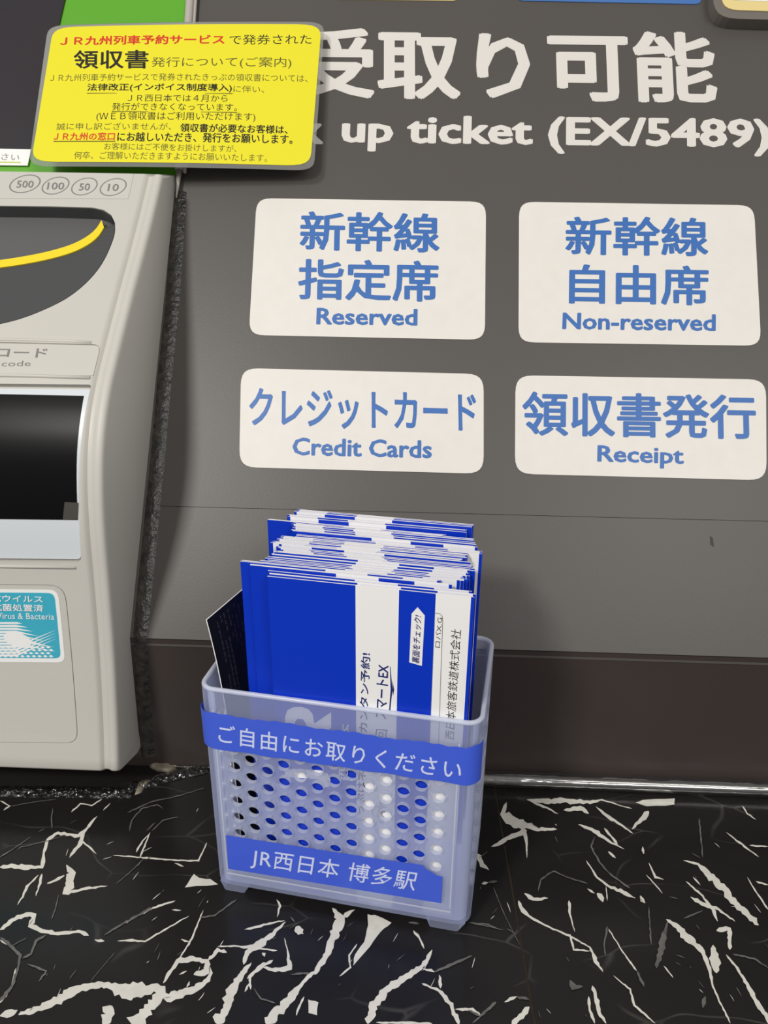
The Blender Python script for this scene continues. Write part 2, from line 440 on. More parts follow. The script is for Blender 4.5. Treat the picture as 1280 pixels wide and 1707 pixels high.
# white veins of the stone, traced on the polished surface
VEINS = '''w 0,1335,2.5 16,1344,3.1 6,1351,3.1
g 17,1345,1.2 56,1338,1.2 94,1333,0.9
w 119,1354,2.5 134,1340,2.5 153,1343,2.2 170,1332,1.9
w 172,1351,1.9 184,1339,2.5
g 88,1348,2.5 86,1364,2.2 87,1383,2.5
w 0,1446,5.6 19,1444,8.1 47,1446,8.1 70,1446,6.9 73,1421,5.0 80,1400,5.0 97,1389,5.0 112,1391,5.6 131,1394,6.2 141,1386,6.2 153,1371,3.8 162,1361,1.6
w 141,1386,4.4 134,1405,8.1 122,1421,5.0 116,1430,2.5
w 134,1400,4.4 147,1411,3.8 161,1424,1.6
w 111,1442,7.5 119,1455,12.5 112,1480,15.6
g 0,1430,1.9 25,1414,1.6 52,1396,0.9
g 31,1414,1.2 78,1403,1.2 97,1397,0.9
g 64,1388,1.2 75,1382,1.2
g 116,1374,0.9 128,1368,0.9
g 216,1386,2.5 220,1368,2.5 236,1349,2.2 262,1342,1.9 272,1349,1.6
g 212,1356,1.9 250,1338,1.9 300,1327,1.6 341,1314,1.2
g 244,1386,1.9 259,1372,1.9
g 253,1386,1.9 272,1368,1.9 297,1363,1.6
w 233,1430,2.5 241,1411,3.8 250,1388,2.5
w 227,1421,3.8 238,1402,2.2 248,1391,1.2
w 188,1426,1.2 219,1428,2.5 275,1433,3.1 312,1435,2.5 331,1435,3.1 342,1411,2.5 345,1405,1.2
w 291,1439,3.1 306,1445,3.1
g 194,1474,1.2 219,1453,1.6 239,1433,1.9
w 78,1474,2.5 94,1468,3.1 108,1460,1.9
p 308,1479 323,1457 331,1464 350,1466 364,1475
w 178,1408,1.2 189,1403,1.2
w 117,1457,13.1 115,1478,15.5 107,1490,10.3 124,1486,5.5 144,1481,4.8 179,1477,1.7
w 64,1459,2.8 45,1478,4.1 38,1495,3.4 29,1509,1.4
w 70,1457,6.2 65,1478,4.1 60,1494,2.1
w 79,1472,2.8 93,1467,3.4 107,1459,2.8
w 0,1550,5.5 21,1534,8.2 45,1524,9.6 57,1526,10.3 52,1543,12.0 69,1553,7.6 103,1557,6.9 131,1553,4.8 141,1557,8.9 148,1560,2.1
w 158,1567,5.5 174,1569,4.8
g 174,1560,2.8 206,1540,3.4 254,1514,4.1
w 206,1540,2.8 254,1514,3.4 292,1502,2.8
w 196,1569,2.8 220,1568,4.8 241,1570,3.4 275,1550,3.1 315,1527,1.7
w 287,1517,3.4 302,1518,2.8
g 0,1564,4.8 17,1576,5.5 34,1594,6.2 31,1612,4.8 21,1643,4.8 0,1670,6.2
w 0,1567,4.1 15,1576,5.5
w 26,1615,2.8 21,1643,4.1 0,1672,6.2
g 21,1577,1.7 45,1564,1.7
g 38,1598,4.8 52,1591,3.4 60,1570,5.5 76,1560,4.8
g 45,1608,2.1 65,1615,4.1 77,1620,4.1 65,1637,1.7
g 98,1493,2.1 93,1515,2.1 86,1534,1.4
w 0,1694,10.3 21,1687,13.1 29,1684,3.4
w 31,1692,4.8 58,1684,12.4 89,1672,14.4 120,1653,15.8 148,1644,12.4 179,1643,10.3 206,1653,27.5 234,1653,27.5 261,1648,17.2 275,1656,20.6
w 275,1650,17.2 251,1677,17.2 237,1694,24.1 223,1711,34.4
w 272,1663,17.2 302,1658,15.5 330,1646,11.7 347,1634,8.2 352,1622,4.8 350,1612,3.4
w 272,1639,6.2 292,1608,7.6 302,1601,10.3 327,1599,8.9 344,1603,9.6 344,1619,13.8 323,1625,8.2
w 299,1625,4.1 311,1619,3.4
w 316,1636,2.8 311,1646,4.8
w 292,1612,2.8 302,1594,2.8 320,1564,3.8 339,1517,1.4
w 302,1566,3.4 315,1570,4.8
w 347,1601,4.8 363,1584,6.9 378,1588,5.5
w 363,1578,2.8 412,1578,3.4 433,1576,4.8
w 186,1677,24.1 182,1694,20.6 172,1708,20.6
g 333,1531,3.4 358,1527,3.1 378,1512,2.8 395,1500,3.4
w 406,1608,6.2 411,1588,7.6 430,1576,13.8 443,1569,17.2
w 419,1605,2.8 395,1636,12.4 382,1660,17.2 378,1684,15.5 361,1707,20.6
w 412,1550,2.8 440,1543,4.1
w 440,1608,5.5 416,1629,4.8 418,1650,4.1
g 151,1637,1.0 192,1588,1.0
g 330,1515,1.0 342,1495,0.7
w 408,1550,2.3 439,1542,3.9 474,1535,2.7
w 461,1500,2.0 467,1511,4.7 462,1529,2.0
g 484,1529,3.1 492,1539,3.1
p 492,1546 498,1543 505,1550 505,1557 496,1558 491,1553
w 476,1537,3.1 451,1560,8.6 431,1576,13.7 416,1584,7.8 406,1605,4.7
w 400,1580,3.1 423,1581,3.9 462,1585,3.1
w 437,1589,9.4 441,1595,4.7
w 400,1628,15.6 418,1607,5.5
w 412,1632,5.5 435,1611,8.6 455,1601,3.9
w 439,1613,7.0 459,1617,7.8 484,1615,10.2 480,1589,3.1 474,1564,2.0
g 484,1625,3.1 517,1623,3.9
w 408,1654,3.1 418,1636,4.7
g 423,1648,2.0 435,1666,3.1 459,1673,3.1
w 554,1514,3.1 566,1531,18.0 564,1542,21.5 554,1566,15.6 546,1589,13.7 529,1617,7.8 505,1638,7.0 486,1662,13.7 462,1687,17.6 443,1707,19.5
w 591,1517,3.9 572,1529,10.2
p 613,1525 630,1527 652,1539 634,1554 617,1578 589,1611 591,1593 607,1570 613,1542
w 595,1574,3.1 582,1593,3.1 584,1613,3.1 566,1628,3.5
g 681,1539,4.7 699,1541,3.1
w 689,1552,5.5 699,1564,3.9 707,1582,3.1
w 720,1584,4.7 712,1601,8.6 701,1615,8.6 673,1630,12.5 642,1652,14.8 623,1675,14.8 613,1707,13.3
w 705,1615,4.7 724,1621,5.5
g 724,1621,5.5 752,1609,5.1 787,1594,3.5
w 703,1640,3.1 732,1652,6.2 752,1675,7.0 765,1709,8.6
w 732,1626,4.7 734,1648,5.5
w 759,1683,4.7 787,1683,5.5 802,1695,5.5
g 802,1695,5.5 826,1671,4.7
g 787,1707,3.1 802,1695,3.1
w 841,1671,5.5 861,1662,5.5
g 861,1662,5.5 882,1667,3.9
w 882,1679,9.4 869,1695,10.9 853,1710,11.7
p 513,1667 530,1671 528,1693 515,1689
w 507,1662,3.1 498,1679,4.7 494,1693,7.0
g 822,1480,1.6 841,1527,1.2 867,1578,1.2
g 783,1539,2.3 814,1542,2.3 830,1550,2.0
w 627,1705,3.1 681,1706,4.7 720,1707,4.7
w 844,1338,3.9 839,1357,10.2 854,1369,20.3 878,1377,14.1 897,1383,6.2 928,1383,4.7
w 878,1385,10.2 850,1396,10.2 819,1412,3.9
w 876,1386,8.6 878,1408,3.9 878,1431,1.6
w 878,1334,3.9 909,1336,8.6 944,1335,10.2 983,1338,6.2 999,1336,3.1
w 880,1334,3.1 905,1345,3.9 930,1357,2.0
w 940,1351,6.2 967,1347,9.4 981,1357,3.9
p 1059,1338 1077,1333 1124,1332 1124,1342 1077,1345
w 1081,1353,11.7 1069,1367,8.6 1053,1383,3.1
w 993,1345,2.0 1014,1363,6.2 1034,1375,3.1 1055,1390,2.3
w 964,1375,2.0 991,1386,8.6 1014,1402,3.9 1040,1416,1.6
w 1007,1381,3.1 1026,1404,4.7 1030,1412,2.0
w 1014,1420,7.8 1026,1431,3.1
g 991,1396,3.1 985,1412,3.1 999,1439,3.1 1018,1459,3.1 1050,1482,2.7
w 977,1435,2.0 995,1463,3.9 1014,1478,3.9 1038,1488,7.8 1059,1498,2.0
w 1067,1494,8.6 1075,1506,4.7
w 995,1490,14.1 1005,1504,6.2
w 979,1482,3.1 991,1490,4.7
w 1010,1478,2.0 1012,1502,2.0
w 796,1424,9.4 803,1443,7.8 815,1451,1.6
w 803,1474,7.0 813,1472,4.7
g 813,1472,5.5 829,1470,3.9
w 874,1490,8.6 889,1500,5.5 913,1498,3.9
w 864,1502,4.7 868,1513,8.6 885,1531,4.7 917,1547,3.5 948,1560,3.9 983,1580,3.1 993,1603,7.0 1005,1621,2.3
w 948,1502,6.2 950,1525,3.1 958,1554,2.0
w 950,1558,4.7 956,1584,3.9 983,1586,3.1
g 897,1486,2.3 901,1467,3.1 923,1453,3.1 944,1463,2.3 979,1474,2.0
g 1012,1545,3.1 1007,1576,3.1 1009,1595,3.1
w 1014,1549,2.3 1038,1588,2.3 1061,1619,3.5
g 1061,1619,3.9 1073,1646,5.5
w 1139,1435,2.0 1163,1441,6.2 1186,1463,14.1 1210,1486,11.7 1217,1498,13.3 1241,1521,11.7 1264,1543,7.8
w 1155,1463,3.1 1167,1476,3.1
w 1151,1496,5.5 1175,1510,7.8 1198,1517,5.5 1225,1537,2.0
w 1143,1470,2.0 1171,1494,3.9 1190,1521,5.5 1196,1537,2.3
g 1139,1532,3.1 1171,1519,3.1
w 1110,1533,2.3 1124,1543,9.4 1147,1564,13.3 1171,1588,7.0 1182,1615,7.8 1188,1646,3.1 1217,1707,3.1
g 1112,1537,3.9 1102,1580,12.5 1094,1615,6.2
w 1194,1552,10.2 1216,1549,8.6 1216,1584,5.5
w 1188,1576,4.7 1192,1603,21.5 1194,1623,6.2
w 1210,1592,3.1 1229,1615,3.9 1249,1650,7.0 1272,1689,7.8 1288,1709,7.8
w 1081,1439,2.3 1092,1463,3.9 1106,1467,1.6
w 1077,1459,2.0 1104,1490,2.0
w 1071,1412,3.1 1073,1424,7.0
w 1210,1388,1.6 1241,1412,3.5 1264,1429,2.0
w 1245,1463,1.6 1264,1494,3.1 1280,1517,3.1
w 1260,1470,3.1 1280,1476,3.1
w 1249,1410,3.1 1280,1412,3.1
g 950,1635,5.5 956,1646,11.7 971,1646,5.5
w 987,1644,5.5 995,1670,8.6 999,1689,7.0 1010,1707,5.5
w 981,1662,4.7 983,1685,4.7 991,1707,4.7
w 1022,1627,1.6 1050,1650,3.1 1057,1677,4.7 1092,1707,2.3
g 1175,1662,7.8 1171,1681,6.2
w 1106,1611,2.0 1122,1631,2.0
g 1221,1592,3.1 1257,1599,3.1 1280,1615,3.1
w 1237,1344,3.1 1245,1357,3.1 1260,1367,1.6
g 780,1685,4.7 800,1695,3.9 827,1672,3.9
w 975,1338,2.0 1003,1334,2.3 1053,1349,2.3
g 1165,1365,3.1 1171,1431,2.3
g 1081,1513,3.1 1085,1576,2.3
g 780,1539,1.6 811,1545,1.6 839,1551,1.2'''


def stroke(pts):
    """angular vein with ragged edges through (x, y, width) points"""
    q = []
    for a, b in zip(pts, pts[1:]):
        n = max(2, int(math.dist(a[:2], b[:2]) / 5))
        for k in range(n):
            t = k / n; j = min(1.1, .25 + a[2] * .08) if k else 0
            q.append((a[0] + (b[0] - a[0]) * t + random.uniform(-j, j), a[1] + (b[1] - a[1]) * t + random.uniform(-j, j), a[2] + (b[2] - a[2]) * t))
    q.append(pts[-1])
    V = []
    for i, (x, y, wd) in enumerate(q):
        a, b = q[max(0, i - 1)], q[min(len(q) - 1, i + 1)]
        d = Vector((b[0] - a[0], b[1] - a[1]))
        if d.length < 1e-6: d = Vector((1, 0))
        d.normalize(); nn = Vector((-d.y, d.x))
        e = 0.2 if i in (0, len(q) - 1) else 1
        h = max(0.42, wd * 0.47) * e
        h1, h2 = h * random.uniform(.55, 1.3), h * random.uniform(.55, 1.3)
        V += [(x + nn.x * h1, y + nn.y * h1), (x - nn.x * h2, y - nn.y * h2)]
    F = [(2 * i, 2 * i + 1, 2 * i + 3, 2 * i + 2) for i in range(len(q) - 1)]
    return V, F


# small flecks and splinters of the same veins
rf = random.Random(11)
FL = []
for i in range(95):
    u = rf.uniform(0, 1280); v = rf.uniform(1350, 1700)
    a = math.radians(rf.gauss(48 if u > 840 else -52, 16)); l = rf.uniform(4, 20)
    FL.append(('w' if rf.random() < .45 else 'g') + ' %.1f,%.1f,%.1f %.1f,%.1f,.8' % (u, v, rf.uniform(.9, 2.2), u + l * math.cos(a), v + l * math.sin(a)))
VEINS = VEINS + '\n' + '\n'.join(FL)
STK = 0
for key, mt, zz in (('w', 'vein', 0.09), ('g', 'vein2', 0.05)):
    parts = []
    for ln in VEINS.strip().split('\n'):
        p = ln.split()
        pts = [tuple(float(c) for c in q.split(',')) for q in p[1:]]
        if p[0] == 'p' and key == 'w':
            o = []
            for a, b in zip(pts, pts[1:] + pts[:1]):
                for t in (0, .33, .66):
                    o.append((a[0] + (b[0] - a[0]) * t + random.uniform(-.8, .8), a[1] + (b[1] - a[1]) * t + random.uniform(-.8, .8)))
            v, f = o, [tuple(range(len(o)))]
        elif p[0] == key: v, f = stroke(pts)
        else: continue
        STK += 1
        parts.append(([FLOOR.at(*FLOOR.px(*q), zz + .0022 * STK + .0004 * iq) for iq, q in enumerate(v)], f))
    V, F, _ = join(*parts)
    # faces must look up
    F = [f if sum((V[f[i]].x * V[f[(i + 1) % len(f)]].y - V[f[(i + 1) % len(f)]].x * V[f[i]].y) for i in range(len(f))) > 0 else f[::-1] for f in F]
    o = mk('marble_vein', V, F, M[mt], floor); o['kind'] = 'stuff'
    o['label'] = 'cream white veins' if key == 'w' else 'grey faint veins'

XL, XR, TOP = -520, 520, 540
# skirting with the upright lower wall
v, f = join(([(XL, YB, -1), (XR, YB, -1), (XR, YB, HS - .6), (XL, YB, HS - .6),
              (XL, YB + 8, -1), (XR, YB + 8, -1), (XR, YB + 8, HS - .6), (XL, YB + 8, HS - .6)],
             [(0, 1, 2, 3), (5, 4, 7, 6), (3, 2, 6, 7), (1, 5, 6, 2), (4, 0, 3, 7), (4, 5, 1, 0)]))[:2]
tag(mk('baseboard_back', v, f, M['skirting']), kind='structure')
# backing of the leaning wall, and its two laid-on sheets
wall = tag(mk('wall_back', *slab([(XL, -4), (XR, -4), (XR, TOP), (XL, TOP)], -14, -1.6, PANEL.at), M['gap']), kind='structure')
tc = PANEL.px(800, 857)[1]
mk('wall_sheet', *slab([(XL, 0), (XR, 0), (XR, tc - .12), (XL, tc - .12)], -1.5, 0, PANEL.at), M['panel'], wall)
mk('wall_sheet', *slab([(XL, tc + .12), (XR, tc + .12), (XR, TOP), (XL, TOP)], -1.5, 0.0, PANEL.at), M['panel'], wall)
# large lettering printed on the wall
text('受取り可能', PANEL, (493, 46), (1190, 53), (491, 163), M['letter'], .12, .026, wall)
text('up ticket (EX/5489)', PANEL, (571, 190), (1284, 198), (568, 252), M['letter'], .12, .03, wall)
text('Pick', PANEL, (412, 188), (540, 190), (410, 239), M['letter'], .12, .03, wall)
# small dark scratch
mk('scratch', *slab([PANEL.px(*q) for q in ((1183, 893), (1188, 897), (1190, 912), (1184, 908))], .05, .1, PANEL.at), M['gap'], wall)


def sign(corners, r, label, lines, group='white destination signs on the wall'):
    c = [PANEL.px(*q) for q in corners]
    o = sum(c[2]) * 0
    org = PANEL.at((c[2][0] + c[3][0]) / 2, c[2][1])
    v, f = slab(rquad(c, r), 0.02, .5, PANEL.at)
    s = mk('wall_sign', v, f, M['white'], None, org)
    fix_normals(s)
    tag(s, label, 'sign', group)
    for body, tl, tr, bl, off in lines:
        text(body, PANEL, tl, tr, bl, M['blue_ink'], .58, off, s)
    return s


sign([(428, 331), (810, 337), (808, 567), (415, 559)], 9,
     'white rounded wall sign with blue lettering ending in Reserved, upper left of the four',
     [('新幹線', (501, 351), (733, 355), (499, 417), .02), ('指定席', (498, 431), (731, 435), (496, 499), .02),
      ('Reserved', (528, 513), (696, 515), (527, 541), .025)])
sign([(865, 337), (1256, 343), (1268, 577), (864, 571)], 9,
     'white rounded wall sign with blue lettering reading Non-reserved, upper right',
     [('新幹線', (943, 360), (1180, 362), (942, 425), .02), ('自由席', (949, 440), (1181, 443), (948, 506), .02),
      ('Non-reserved', (938, 521), (1193, 524), (937, 549), .025)])
sign([(402, 614), (806, 624), (806, 790), (399, 779)], 10,
     'lower white wall sign with blue lettering reading Credit Cards',
     [('クレジットカード', (416, 646), (793, 655), (415, 711), .02), ('Credit Cards', (488, 729), (720, 734), (487, 759), .025)])
sign([(859, 626), (1276, 633), (1277, 801), (858, 790)], 10,
     'lower white wall sign with blue lettering reading Receipt',
     [('領収書発行', (871, 652), (1259, 658), (870, 726), .02), ('Receipt', (996, 742), (1140, 746), (995, 778), .025)])

# signs cut off by the top edge of the picture
c = [PANEL.px(*q) for q in ((866, -60), (1170, -58), (1168, 8), (862, 2))]
s = fix_normals(mk('wall_sign', *slab(rquad(c, [8, 8, 4, 4]), .02, .5, PANEL.at), M['blue_sign'], None, PANEL.at(*c[2])))
tag(s, 'plain blue sign edge at the top of the wall above the large white lettering', 'sign')
c = [PANEL.px(*q) for q in ((566, -60), (760, -58), (762, 2), (560, 0))]
s = fix_normals(mk('wall_sign', *slab(rquad(c, 3), .02, .5, PANEL.at), M['cream'], None, PANEL.at(*c[2])))
tag(s, 'thin pale sign edge at the very top of the wall, left of the blue one', 'sign')
c = [PANEL.px(u, v, 9) for u, v in ((1188, -70), (1420, -66), (1424, 34), (1190, 28))]
sl = empty('card_sleeve', PANEL.at(c[3][0], c[3][1], 0))
tag(sl, 'grey-edged plastic sleeve holding a cream card in the top right corner of the wall', 'card sleeve')
fix_normals(mk('sleeve', *slab(rquad(c, [4, 4, 14, 14]), .2, 8, PANEL.at), M['card_edge'], sl))
c = [PANEL.px(u, v, 9) for u, v in ((1202, -60), (1410, -56), (1412, 22), (1203, 15))]
fix_normals(mk('card', *slab(rquad(c, [4, 4, 10, 10]), 8.05, 8.6, PANEL.at), M['cream'], sl))
c = [PANEL.px(u, v, 9) for u, v in ((1214, -50), (1400, -46), (1402, 6), (1214, -1))]
fix_normals(mk('card_print', *slab(rquad(c, 4), 8.65, 8.8, PANEL.at), M['sticker'], sl))

# ------------------------------------------------------------------ yellow laminated notice
NQ = [(80, 42), (541, 36), (523, 284), (47, 277)]         # corners of the laminate in the photograph
NO = [9.0, 8.0, 12.0, 19.0]                                 # how far each corner stands off the wall


class Notice:
    def inv(s, u, v):
        a = b = .5
        for _ in range(12):
            def F(a, b):
                return [NQ[0][i] * (1 - a) * (1 - b) + NQ[1][i] * a * (1 - b) + NQ[2][i] * a * b + NQ[3][i] * (1 - a) * b for i in (0, 1)]
            f0 = F(a, b); e = 1e-4; fa = F(a + e, b); fb = F(a, b + e)
            J = [[(fa[0] - f0[0]) / e, (fb[0] - f0[0]) / e], [(fa[1] - f0[1]) / e, (fb[1] - f0[1]) / e]]
            d = J[0][0] * J[1][1] - J[0][1] * J[1][0]; ru, rv = u - f0[0], v - f0[1]
            a += (ru * J[1][1] - rv * J[0][1]) / d; b += (J[0][0] * rv - J[1][0] * ru) / d
        return a, b
    def px(s, u, v, n=0): return s.inv(u, v)
    def at(s, a, b, n=0):
        K = [PANEL.at(*PANEL.px(*NQ[i], NO[i]), NO[i]) for i in range(4)]
        p = K[0] * (1 - a) * (1 - b) + K[1] * a * (1 - b) + K[2] * a * b + K[3] * (1 - a) * b
        return p + PN * (n + 1.2 * math.sin(math.pi * min(1, max(0, a))))


NOTICE = Notice()


def sheet(quad, r, n0, n1, S=NOTICE, nx=26, ny=14):
    """rounded sheet laid over a curved surface: outline fan split into a fine grid"""
    q = rquad(quad, r, 6)
    bm = bmesh.new()
    vs = [bm.verts.new((a, b, 0)) for a, b in q]
    bm.faces.new(vs)
    A = [min(p[0] for p in q), max(p[0] for p in q)]
    for i in range(1, nx):
        x = A[0] + (A[1] - A[0]) * i / nx
        bmesh.ops.bisect_plane(bm, geom=bm.verts[:] + bm.edges[:] + bm.faces[:], plane_co=(x, 0, 0), plane_no=(1, 0, 0))
    B_ = [min(p[1] for p in q), max(p[1] for p in q)]
    for i in range(1, ny):
        bmesh.ops.bisect_plane(bm, geom=bm.verts[:] + bm.edges[:] + bm.faces[:], plane_co=(0, B_[0] + (B_[1] - B_[0]) * i / ny, 0), plane_no=(0, 1, 0))
    bm.verts.index_update()
    V = [(v.co.x, v.co.y) for v in bm.verts]; F = [tuple(v.index for v in f.verts) for f in bm.faces]
    E = [tuple(v.index for v in e.verts) for e in bm.edges if len(e.link_faces) == 1]
    bm.free(); k = len(V)
    VV = [S.at(a, b, n1) for a, b in V] + [S.at(a, b, n0) for a, b in V]
    FF = F + [tuple(i + k for i in f[::-1]) for f in F] + [(a, b, b + k, a + k) for a, b in E]
    return VV, FF


nt_ = empty('laminated_notice', NOTICE.at(.5, 1, 0))
tag(nt_, 'yellow laminated notice with red and black lettering, stuck over the green strip and wall', 'notice')
fix_normals(mk('laminate', *sheet([(0, 0), (1, 0), (1, 1), (0, 1)], [.075, .075, .07, .08], -.35, -.1), M['lamin'], nt_))
yq = [NOTICE.px(*q) for q in ((89, 46), (536, 41), (517, 277), (52, 270))]
fix_normals(mk('printed_sheet', *sheet(yq, .085, -.08, .05), M['y_paper'], nt_))
k = .4375
def nl(body, tl, tr, bl, m, off=0, **kw):
    off *= .75
    text(body, NOTICE, *[(x * k, y * k) for x, y in (tl, tr, bl)], M[m], .1, off, nt_, 'notice_text', **kw)
nl('ＪＲ九州列車予約サービス', (232, 143), (860, 140), (229, 179), 'red', .03)
nl('で発券された', (878, 140), (1187, 133), (877, 179), 'black', -.0)
nl('領収書', (283, 198), (570, 199), (281, 270), 'black', .02)
nl('発行について(ご案内)', (582, 228), (1112, 224), (579, 272), 'fade')
nl('ＪＲ九州列車予約サービスで発券されたきっぷの領収書については、', (192, 290), (1172, 290), (190, 318), 'fade')
nl('法律改正(インボイス制度導入)', (335, 328), (886, 330), (333, 360), 'black', .02)
nl('に伴い、', (892, 335), (1008, 336), (891, 362), 'fade')
nl('ＪＲ西日本では４月から', (490, 370), (870, 371), (488, 398), 'black')
nl('発行ができなくなっています。', (430, 402), (905, 404), (428, 431), 'black')
nl('(ＷＥＢ領収書はご利用いただけます)', (370, 436), (974, 438), (368, 471), 'black')
nl('誠に申し訳ございませんが、', (217, 475), (655, 478), (215, 502), 'fade')
nl('領収書が必要なお客様は、', (690, 480), (1097, 484), (688, 512), 'black', .02)
nl('ＪＲ九州の窓口', (207, 511), (441, 513), (204, 540), 'red', .02)
nl('にお越しいただき、発行をお願いします。', (450, 512), (1115, 518), (448, 547), 'black', .02)
nl('お客様にはご不便をお掛けしますが、', (400, 551), (903, 560), (398, 577), 'fade')
nl('何卒、ご理解いただきますようにお願いいたします。', (285, 582), (1018, 592), (283, 610), 'fade')
for a, b in (((333, 364), (888, 366)), ((428, 434), (905, 437)), ((205, 543), (441, 545))):
    p = [NOTICE.px(x * k, y * k) for x, y in (a, b, (b[0], b[1] + 2.4), (a[0], a[1] + 2.4))]
    mk('underline', *slab(p, .22, .28, NOTICE.at), M['fade'], nt_)

# ------------------------------------------------------------------ ticket machine
def xside(z): return -153.8 + .0355 * z
def hit_side(u, v):
    n = Vector((1, 0, -.0355)).normalized()
    return hit(u, v, Vector((-153.8, 0, 0)), n)


RIDGE = [(271, 290), (262, 330), (253, 368), (240, 420), (226, 473), (203, 565), (184, 647), (174, 719), (171, 789), (174, 878), (182, 977),
         (189, 1075), (193, 1150), (196, 1225), (197, 1284)]
prof = []
for q in RIDGE:
    h = hit_side(*q); prof.append((h.y, h.z))
prof = [p for p in catmull(prof, 3)]


class Machine:                                   # a = x, b = length down the front profile from its top edge
    def __init__(s, P):
        s.P = [Vector(p) for p in P]; s.S = [0]
        for a, b in zip(s.P, s.P[1:]): s.S.append(s.S[-1] + (b - a).length)
        s.N = []
        for i in range(len(s.P)):
            t = s.P[min(i + 1, len(P) - 1)] - s.P[max(i - 1, 0)]
            n = Vector((t.y, -t.x)).normalized()          # outwards: -y
            if n.x > 0: n = -n
            s.N.append(n)
    def pn(s, b):
        i = 0
        while i < len(s.S) - 2 and s.S[i + 1] < b: i += 1
        t = (b - s.S[i]) / (s.S[i + 1] - s.S[i])
        return s.P[i].lerp(s.P[i + 1], t), s.N[i].lerp(s.N[i + 1], max(0, min(1, t))).normalized()
    def at(s, a, b, n=0):
        p, m = s.pn(b); p = p + m * n
        return Vector((a, p.x, p.y))
    def px(s, u, v, n=0):
        q = ray(u, v); best = None
        Q = [p + m * n for p, m in zip(s.P, s.N)]
        for i in range(len(Q) - 1):
            d = Q[i + 1] - Q[i]; nn = Vector((0, d.y, -d.x))
            den = q.dot(nn)
            if abs(den) < 1e-9: continue
            t = (Vector((0, Q[i].x, Q[i].y)) - CP).dot(nn) / den
            h = CP + q * t
            k = (Vector((h.y, h.z)) - Q[i]).dot(d) / d.length_squared
            lo = -9 if i == 0 else -.001; hi = 9 if i == len(Q) - 2 else 1.001
            if t > 0 and lo <= k <= hi and (best is None or t < best[0]):
                best = (t, h.x, s.S[i] + (s.S[i + 1] - s.S[i]) * k)
        return best[1], best[2]


MACH = Machine(prof)
SMAX = MACH.S[-1]
XLM = -330


def ywall(z): return YB - .3 if z < HS else YB + (z - HS) * math.tan(LEAN) - .3


mach = empty('ticket_machine', (-240, 330, 0))
tag(mach, 'beige ticket machine with a dark coin bowl and black screen, left of the basket', 'ticket machine')
rows = []
steps = [SMAX * i / 60 for i in range(61)]
for b in steps:
    p, n = MACH.pn(b)
    xs = xside(p.y)
    sec = [(XLM, 0), (xs - 11, 0), (xs - 10, -.15), (xs - 9.0, -1.0), (xs - 8.2, -1.9), (xs - 6.8, -2.0), (xs - 5.6, -1.6), (xs - 4.6, -.7), (xs - 3.2, -.2),
           (xs - 1.7, -.35), (xs - .6, -1.2), (xs, -3)]
    r = [MACH.at(x, b, m) for x, m in sec]
    z = p.y
    yw = ywall(z)
    r.append(Vector((xside(z), max(r[-1].y + .5, yw), z)))
    r.append(Vector((XLM, max(r[-2].y + .5, yw), z)))
    rows.append(r)
# rounded lower edge and the underside running back to the wall
lb = rows[-1]
for dy, dz in ((.5, -1.2), (1.6, -2.2), (3.2, -2.7)):
    rows.append([Vector((q.x, q.y + (dy if i < 12 else 0), q.z + dz)) for i, q in enumerate(lb)])
hb = hit_side(233, 1239)
rows.append([Vector((q.x, hb.y - 6 if i < 12 else YB - .3, hb.z - 2)) for i, q in enumerate(lb)])
k = len(rows[0]); V = [q for r in rows for q in r]; F = []
for i in range(len(rows) - 1):
    for j in range(k): F.append((i * k + j, (i + 1) * k + j, (i + 1) * k + (j + 1) % k, i * k + (j + 1) % k))
F.append(tuple(range(k))[::-1]); F.append(tuple((len(rows) - 1) * k + j for j in range(k)))
body = mk('body', V, F, [M['body'], M['gap']], mach)
bm = bmesh.new(); bm.from_mesh(body.data)
bmesh.ops.triangulate(bm, faces=[f for f in bm.faces if len(f.verts) > 4]); bmesh.ops.recalc_face_normals(bm, faces=bm.faces)
bm.to_mesh(body.data); bm.free()


def prism(outline, n0, n1, S=MACH, cuts=14):
    """solid over the machine's curved front from an outline in (x, s)"""
    bm = bmesh.new()
    vs = [bm.verts.new((a, b, 0)) for a, b in outline]
    bm.faces.new(vs)
    y0 = min(p[1] for p in outline); y1 = max(p[1] for p in outline)
    for i in range(1, cuts):
        bmesh.ops.bisect_plane(bm, geom=bm.verts[:] + bm.edges[:] + bm.faces[:], plane_co=(0, y0 + (y1 - y0) * i / cuts, 0), plane_no=(0, 1, 0))
    bmesh.ops.remove_doubles(bm, verts=bm.verts, dist=1e-4)
    bm.verts.index_update()
    V = [(v.co.x, v.co.y) for v in bm.verts]; F = [tuple(v.index for v in f.verts) for f in bm.faces]
    E = [tuple(v.index for v in e.verts) for e in bm.edges if len(e.link_faces) == 1]
    bm.free(); k = len(V)
    return ([S.at(a, b, n1) for a, b in V] + [S.at(a, b, n0) for a, b in V],
            F + [tuple(i + k for i in f[::-1]) for f in F] + [(a, b, b + k, a + k) for a, b in E])


def mo(pts, n=0): return [MACH.px(*q, n) for q in pts]


def grow(o, d):
    c = Vector((sum(p[0] for p in o) / len(o), sum(p[1] for p in o) / len(o))); out = []
    for i in range(len(o)):
        a, b, e = Vector(o[i - 1]), Vector(o[i]), Vector(o[(i + 1) % len(o)])
        t = (e - a).normalized(); n = Vector((t.y, -t.x))
        if n.dot(b - c) < 0: n = -n
        out.append(tuple(b + n * d))
    return out


